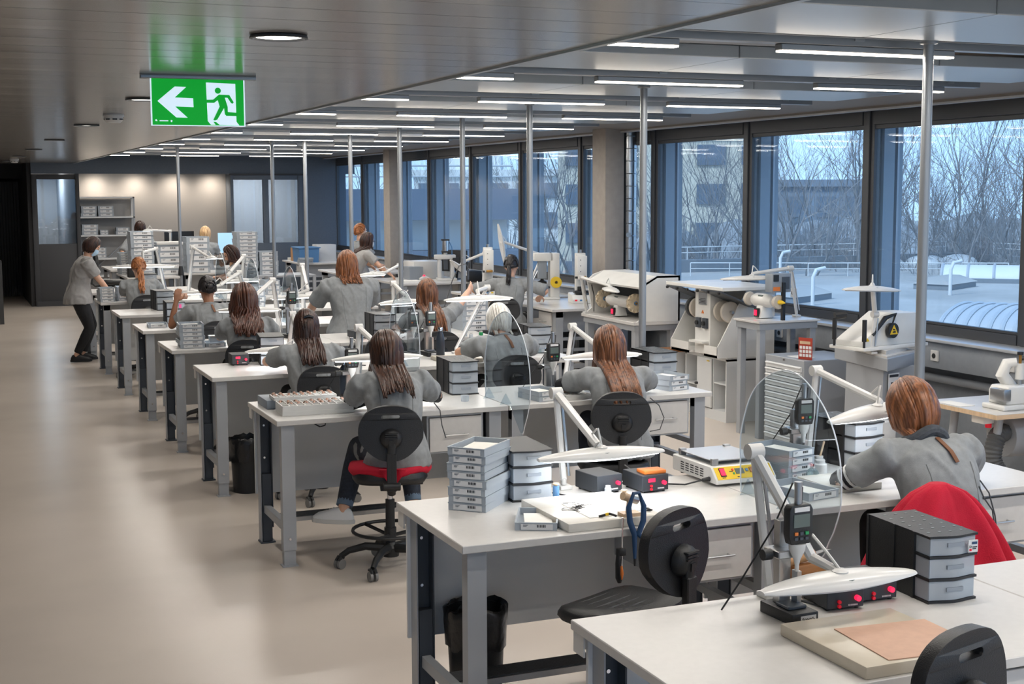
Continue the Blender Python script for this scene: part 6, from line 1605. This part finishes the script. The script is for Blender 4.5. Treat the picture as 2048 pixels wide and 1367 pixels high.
    if style in ('long', 'bob', 'halfup', 'short'):
        for i in range(nl):
            az = rnd.uniform(-PI, PI); a0 = abs(az)
            side = 1 if az > 0 else -1
            tgt = side*max(a0, 1.15) if style != 'short' else az
            k_ = 1.0+rnd.uniform(0, .09+vol); P = []
            eend = emin(tgt)-rnd.uniform(.0, .25)
            if style == 'halfup': k_ = 1.0+rnd.uniform(0, .05)
            for s_ in range(8):
                q = s_/7; el = 1.45+(eend-1.45)*q; aa = az+(tgt-az)*min(1, q*1.3)
                P.append(hM @ (sph(aa, el, k_)+Vector((0, 0, 0))))
            d0 = P[-1]-P[-2]; ln = hlen*rnd.uniform(.82, 1.05)*(1 if a0 > 1 else .9)
            if style == 'short': ln = hlen*rnd.uniform(.3, 1)
            if style == 'bob':
                P = fall(P, d0, ln, wave, 0)
                cen = hM @ Vector((0, -.0, -.1))
                for q in range(max(1, len(P)-3), len(P)): P[q] = P[q].lerp(Vector((cen.x, cen.y, P[q].z)), .06*(q-len(P)+4))
            else: P = fall(P, d0, ln, wave, 0, front=(a0 < 1.35 and rnd.random() < .35 and style != 'halfup'))
            lock(P, rnd.uniform(.010, .016))
    else:
        tie = {'pony': (PI, .05, 1.12), 'bun': (PI, .02, 1.1), 'lowpony': (PI, -.30, 1.12)}[style]
        T0 = hM @ sph(*tie)
        for i in range(110):
            az = rnd.uniform(-PI, PI); el = emin(az)+rnd.uniform(0, .1); P = []
            A_ = sph(az, el)-hcn; B_ = sph(tie[0], tie[1])-hcn
            # sweep over the scalp to the tie
            for s_ in range(8):
                q = s_/7; v = A_.lerp(B_, q); v = Vector((v.x/ex, v.y/ey, v.z/ez+.55*math.sin(PI*q)*(1 if abs(az) < 2 else .2))).normalized()
                P.append(hM @ (hcn+Vector((v.x*ex, v.y*ey, v.z*ez))*(1.0+rnd.uniform(0, .05)+.06*q)))
            lock(P, rnd.uniform(.007, .011), .6)
        hairb.ell(T0, (.022, .022, .022), 10, 7)
        if style == 'bun': 
            bc = hM @ (sph(tie[0], tie[1], 1.28)); hairb.ell(bc, (.042, .036, .042), 14, 10)
            for i in range(10): a = i*.63; hairb.tube([bc+Vector((.040*math.cos(a+q), -.012, .040*math.sin(a+q))) for q in (0, .4, .8, 1.2)], .010, 5)
        else:
            for i in range(60):
                P = [T0+Vector((rnd.uniform(-.012, .012), rnd.uniform(-.01, .01), rnd.uniform(-.01, .01)))]
                P = fall(P, (hM.to_3x3() @ Vector((rnd.uniform(-.3, .3), -1, .1))), hlen*rnd.uniform(.65, 1.05), wave+.004, 0)
                lock(P, rnd.uniform(.008, .012))
    ho = hairb.build('hair', HAIR[hair], t, angle=180)
    if style == 'halfup':
        q = MB(); q.M = hM; q.tube([(-.035, -.118, .02), (0, -.128, .03), (.035, -.118, .02)], [.008, .012, .008], 8); q.build('hair_clip', M['blackg'], ho)
    if style in ('pony', 'lowpony'): q = MB(); q.tube([T0+Vector((.025*math.cos(a), .012*math.sin(a), .0)) for a in [2*PI*i/12 for i in range(12)]], .006, 6, closed=True); q.build('hair_tie', M['black'], ho)
    if mask:
        q = MB(); q.M = hM; rr = []
        for z, hw, yy in ((.002, .05, .118), (-.03, .062, .128), (-.07, .062, .122), (-.105, .045, .098)):
            rr.append([(hw*math.sin(a), (yy-.06)*math.cos(a)+.052, z) for a in [(-1.5+3*i/12) for i in range(13)]]+[(hw*.94*math.sin(a), (yy-.06)*.94*math.cos(a)+.052, z) for a in [(1.5-3*i/12) for i in range(13)]])
        q.loft(rr); mo = q.build('face_mask', M['mask'] if mask == 'blue' else M['labelw'], t, angle=60)
        for sx in (-1, 1): s_ = MB(); s_.M = hM; s_.tube([(sx*.06, .06, -.01), (sx*.076, .0, .015), (sx*.078, -.02, -.01), (sx*.07, .03, -.06)], .002, 4); s_.build('ear_loop', M['labelw'], mo)
    if scarf:
        q = MB(); q.tube([N+u(l*1.3)*(.02+.010*math.sin(3*a))+Vector((.085*math.cos(a), 0, .0))+f(l*1.3)*(.085*math.sin(a)) for a in [2*PI*i/24 for i in range(24)]], .026, 10, closed=True)
        for i in range(16): 
            xx = -.07+i*.0075; q.tube([Vector((xx, N.y-.105, N.z+.01)), Vector((xx+rnd.uniform(-.01, .01), N.y-.13, N.z-.025)), Vector((xx+rnd.uniform(-.015, .015), N.y-.145, N.z-.055+rnd.uniform(0, .02)))], [.005, .004, .002], 5)
        q.build('scarf', M['scarf'], t)
    if glasses:
        q = MB(); q.M = hM
        for sx in (-1, 1): q.tube([(sx*.032+.022*math.cos(a), .104, .012+.016*math.sin(a)) for a in [2*PI*i/14 for i in range(14)]], .002, 5, closed=True); q.tube([(sx*.054, .10, .016), (sx*.078, .0, .016)], .002, 5)
        q.build('glasses', M['blackg'], t)
    return t
def hl(x, y, rz, px, py, yy):   # world point on a ray at depth y, in the person's own frame
    p = aty(px, py, yy); d = Vector((p.x-x, p.y-y, p.z)); return Matrix.Rotation(-math.radians(rz), 3, 'Z') @ d
person('woman with a brown bob and grey coat, red jacket on her chair, bent over work', 4.05, 4.80, -6, .69, 27, hp=42, hair='copper', style='bob', hlen=.13, nl=260, vol=.10, under='striped', loop=True, scarf=True, seed=1, hands=((.16, .54, .985), (-.13, .52, .985)), w=1.08, vox=.007, pole=((.9, -.3, -.3), (-.9, -.3, -.3)))
person('woman with long auburn hair in grey smock, seated on the oval backed chair', 4.05, 7.90, -10, .645, 26, hp=36, hair='auburn', style='long', hlen=.30, nl=340, vol=.10, lay0=.014, under=True, bottoms='jeans', seed=2, vox=.008)
person('woman with straight brown hair on the red cushion, white trainers', 2.53, 7.87, -8, .715, 31, hp=44, hair='brown', style='long', hlen=.20, nl=340, under=True, bottoms='jeans', shoes='shoe', seed=3, lay0=.07, vol=.06, hands=((.12, .54, .98), (.0, .50, .985)), feet=((.14, .26, .32), (-.30, .24, .32)), fyaw=(-10, 62), vox=.007)
person('white haired woman in grey smock behind the clear screen', 4.12, 9.96, -6, .645, 26, hp=36, hair='white', style='short', hlen=.09, nl=240, loop=True, seed=4, wave=.004, w=1.05, feet=((-.02, .42, .318), (-.2, .42, .318)))
person('woman with dark hair held by a black clip, third seat back', 2.56, 9.96, -4, .64, 22, hp=26, hair='dark', style='halfup', hlen=.24, nl=220, seed=5, wave=.006)
person('woman with curly red brown hair down her back', 2.48, 11.86, -4, .68, 20, hp=22, hair='curly', style='long', hlen=.24, wave=.020, nl=300, vol=.28, hands=((.13, .54, .98), (.0, .52, .985)), seed=6)
x, y = 2.42, 13.50
person('person with dark bun and open collar, left hand raised beside the drawers', x, y, 0, .66, 17, hp=14, tone='d', hair='black', style='bun', loop=True, seed=7, back=False, hands=((.14, .54, .98), (-.30, .28, 1.17)), pole=(None, (-.15, -.1, -1)), curl=.5, hn=(None, (.3, 1, .1)))
person('woman with long ginger ponytail, seated far down the left row', 2.32, 17.42, 0, .69, 16, hp=18, hair='ginger', style='lowpony', hlen=.32, wave=.008, hands=((.15, .54, .98), (.03, .50, .985)), seed=8)
x, y = 1.66, 19.16
person('standing woman in black trousers with short dark hair and blue face mask', x, y, -90, .90, 15, stand=True, hp=38, hair='dark', style='bob', hlen=.06, nl=200, top='smock2', coat=False, mask='blue', sleeve=.6, seed=9, hands=((.10, .40, .93), (-.12, .42, .93)), feet=((.09, -.06, .085), (-.09, .04, .085)), curl=.5, fyaw=(0, 8), w=1.12)
x, y = 3.82, 13.42
person('standing woman with wavy copper hair, broad grey back turned', x, y, 0, .86, 12, stand=True, hp=26, hair='copper', style='long', hlen=.15, wave=.012, nl=260, vol=.15, sleeve=.75, seed=10, hands=((.26, .48, .985), tuple(hl(x, y, 0, 608, 638, 13.9))), w=1.28, pole=((.9, -.2, -.4), (-.8, -.3, .2)))
x, y = 4.09, 11.70
person('woman with long red brown hair raising her right hand', x, y, 0, .68, 14, hp=14, hair='auburn', style='long', hlen=.30, nl=220, seed=11, hands=(tuple(hl(x, y, 0, 938, 580, 12.15)), (-.05, .54, .98)), feet=((-.10, .42, .318), (-.27, .42, .318)), back=False, pole=((1, .1, -.5), None), hn=((-.2, .9, .2), None), curl=.35, vox=.007)
person('woman with black ponytail working at the presses, arms spread', 6.18, 15.0, -33, .72, 14, hp=16, hair='black', style='lowpony', hlen=.22, seed=12, sleeve=.95, hands=((.34, .28, 1.0), (-.30, .22, .98)), pole=((1, -.3, -.2), (-1, -.3, -.2)))
person('woman with dark long hair and glasses leaning on the window bench', 5.84, 20.5, -80, .88, 22, stand=True, hp=16, hair='dark', style='long', hlen=.14, coat=False, top='smock2', mask='white', glasses=True, seed=13, hands=((.30, .50, .985), (-.1, .50, 1.12)))
person('woman with light hair in a bun standing behind the leaning woman', 6.18, 21.35, -75, .95, 4, stand=True, hp=0, hair='ginger', style='bun', mask='white', seed=14, hands=((.2, .3, 1.0), (-.2, .35, 1.05)))
person('woman with long dark brown hair looking down at her hands, facing left', 4.08, 20.0, 80, .72, 14, hp=34, hair='dark', style='long', hlen=.16, nl=200, seed=15, hands=((.10, .40, 1.02), (-.06, .42, 1.02)))
person('person with short curly dark hair, face half hidden by tall trays', 3.18, 24.47, 180, .97, 6, stand=True, hp=22, hair='dark', style='short', hlen=.05, wave=.008, seed=16, sleeve=.9, under=False, hands=((.30, .40, 1.12), (-.1, .42, 1.1))) 
person('blonde person at the far table, only the head showing', 4.28, 24.53, -30, .86, 8, stand=True, hp=10, hair='blond', style='bob', hlen=.10, seed=17)
# things that go with people
t = thing('hand_tool', 'slim rotary hand tool held up in the raised hand', 'hand tool', aty(936, 548, 12.16))
MB().tube([(0, 0, -.05), (0, 0, .05)], [.009, .011], 10).build('grip', M['legd'], t); P0 = aty(936, 548, 12.16)
MB().tube([(0, 0, .05), (-.02, 0, .10), (-.09, 0, .08), (-.16, 0, -.06), (-.24, .0, -.30), (-.30, 0, -.42)], .005, 6).build('flexible_shaft', M['hose'], t)
tag(MB().tube([hlw for hlw in (aty(358, 592, 13.82), aty(374, 592, 13.84))], .03, 4).build('tan_piece', M['leather']), 'small tan piece held in the raised left hand', 'piece')
tag(MB().ell(aty(262, 502, 22.62-.3), (.05, .05, .06)).build('blue_cuff', M['jeans']), 'blue glove cuff', 'cuff') if 0 else None
# red cushion
c = MB(); rr = random.Random(6); rings = []
for s_, z in ((.2, .643), (.98, .640), (1.04, .660), (1.0, .685), (.7, .70), (.2, .70)):
    rings.append([(.24*s_*math.cos(2*PI*k/40), .20*s_*math.sin(2*PI*k/40), z+(.008*math.sin(5*2*PI*k/40) if s_ > .9 else 0)) for k in range(40)])
t = thing('seat_cushion', 'bright red seat cushion cloth under the woman with white trainers', 'cushion', (2.415, 7.73, -.045), math.radians(-13))
c.loft(rings).build('pad', M['redcloth'], t, angle=70)
f_ = MB(); f_.loft([[(-.08+.16*u_-.0, -.215-.01*math.sin(u_*9), .69-q*.12*(1-abs(u_*2-1))) for u_ in [i/10 for i in range(11)]]+[(.08-.16*u_, -.195, .69-q*.12*(1-abs(u_*2-1))) for u_ in [i/10 for i in range(11)]] for q in (0, .5, 1)]); f_.build('hanging_corner', M['redcloth'], t, angle=70)
# red jacket over the chair back
t = thing('jacket', 'red fleece jacket draped over the back of the bob haired woman\'s chair', 'jacket', (3.65, 4.365, 0), math.radians(-4))
rings = []
for q in range(15):
    v_ = q/14; z = 1.075-.46*v_**1.1 if q else 1.08
    hw = .04+.41*(v_**.6); dp = .035+.10*v_**.8
    R_g = []
    for k in range(120):
        a = 2*PI*k/120; fo = 1+.55*v_**.6*math.sin(a*11+1.4*math.sin(3*a)+v_*1.5)
        rd = .050*v_**.5*(abs(math.sin(a*4.5+.8*math.sin(2*a)+.6*v_))-.55)+.018*v_*math.sin(a*13+2*v_)
        R_g.append((hw*math.cos(a)+rd*math.cos(a), -.02+dp*math.sin(a)+rd*math.sin(a)*1.3-.03*v_, z-.10*v_*abs(math.cos(a))**3+.015*v_*math.sin(6*a)))
    rings.append(R_g)
MB().loft(rings).build('cloth', M['redcloth'], t, angle=80)
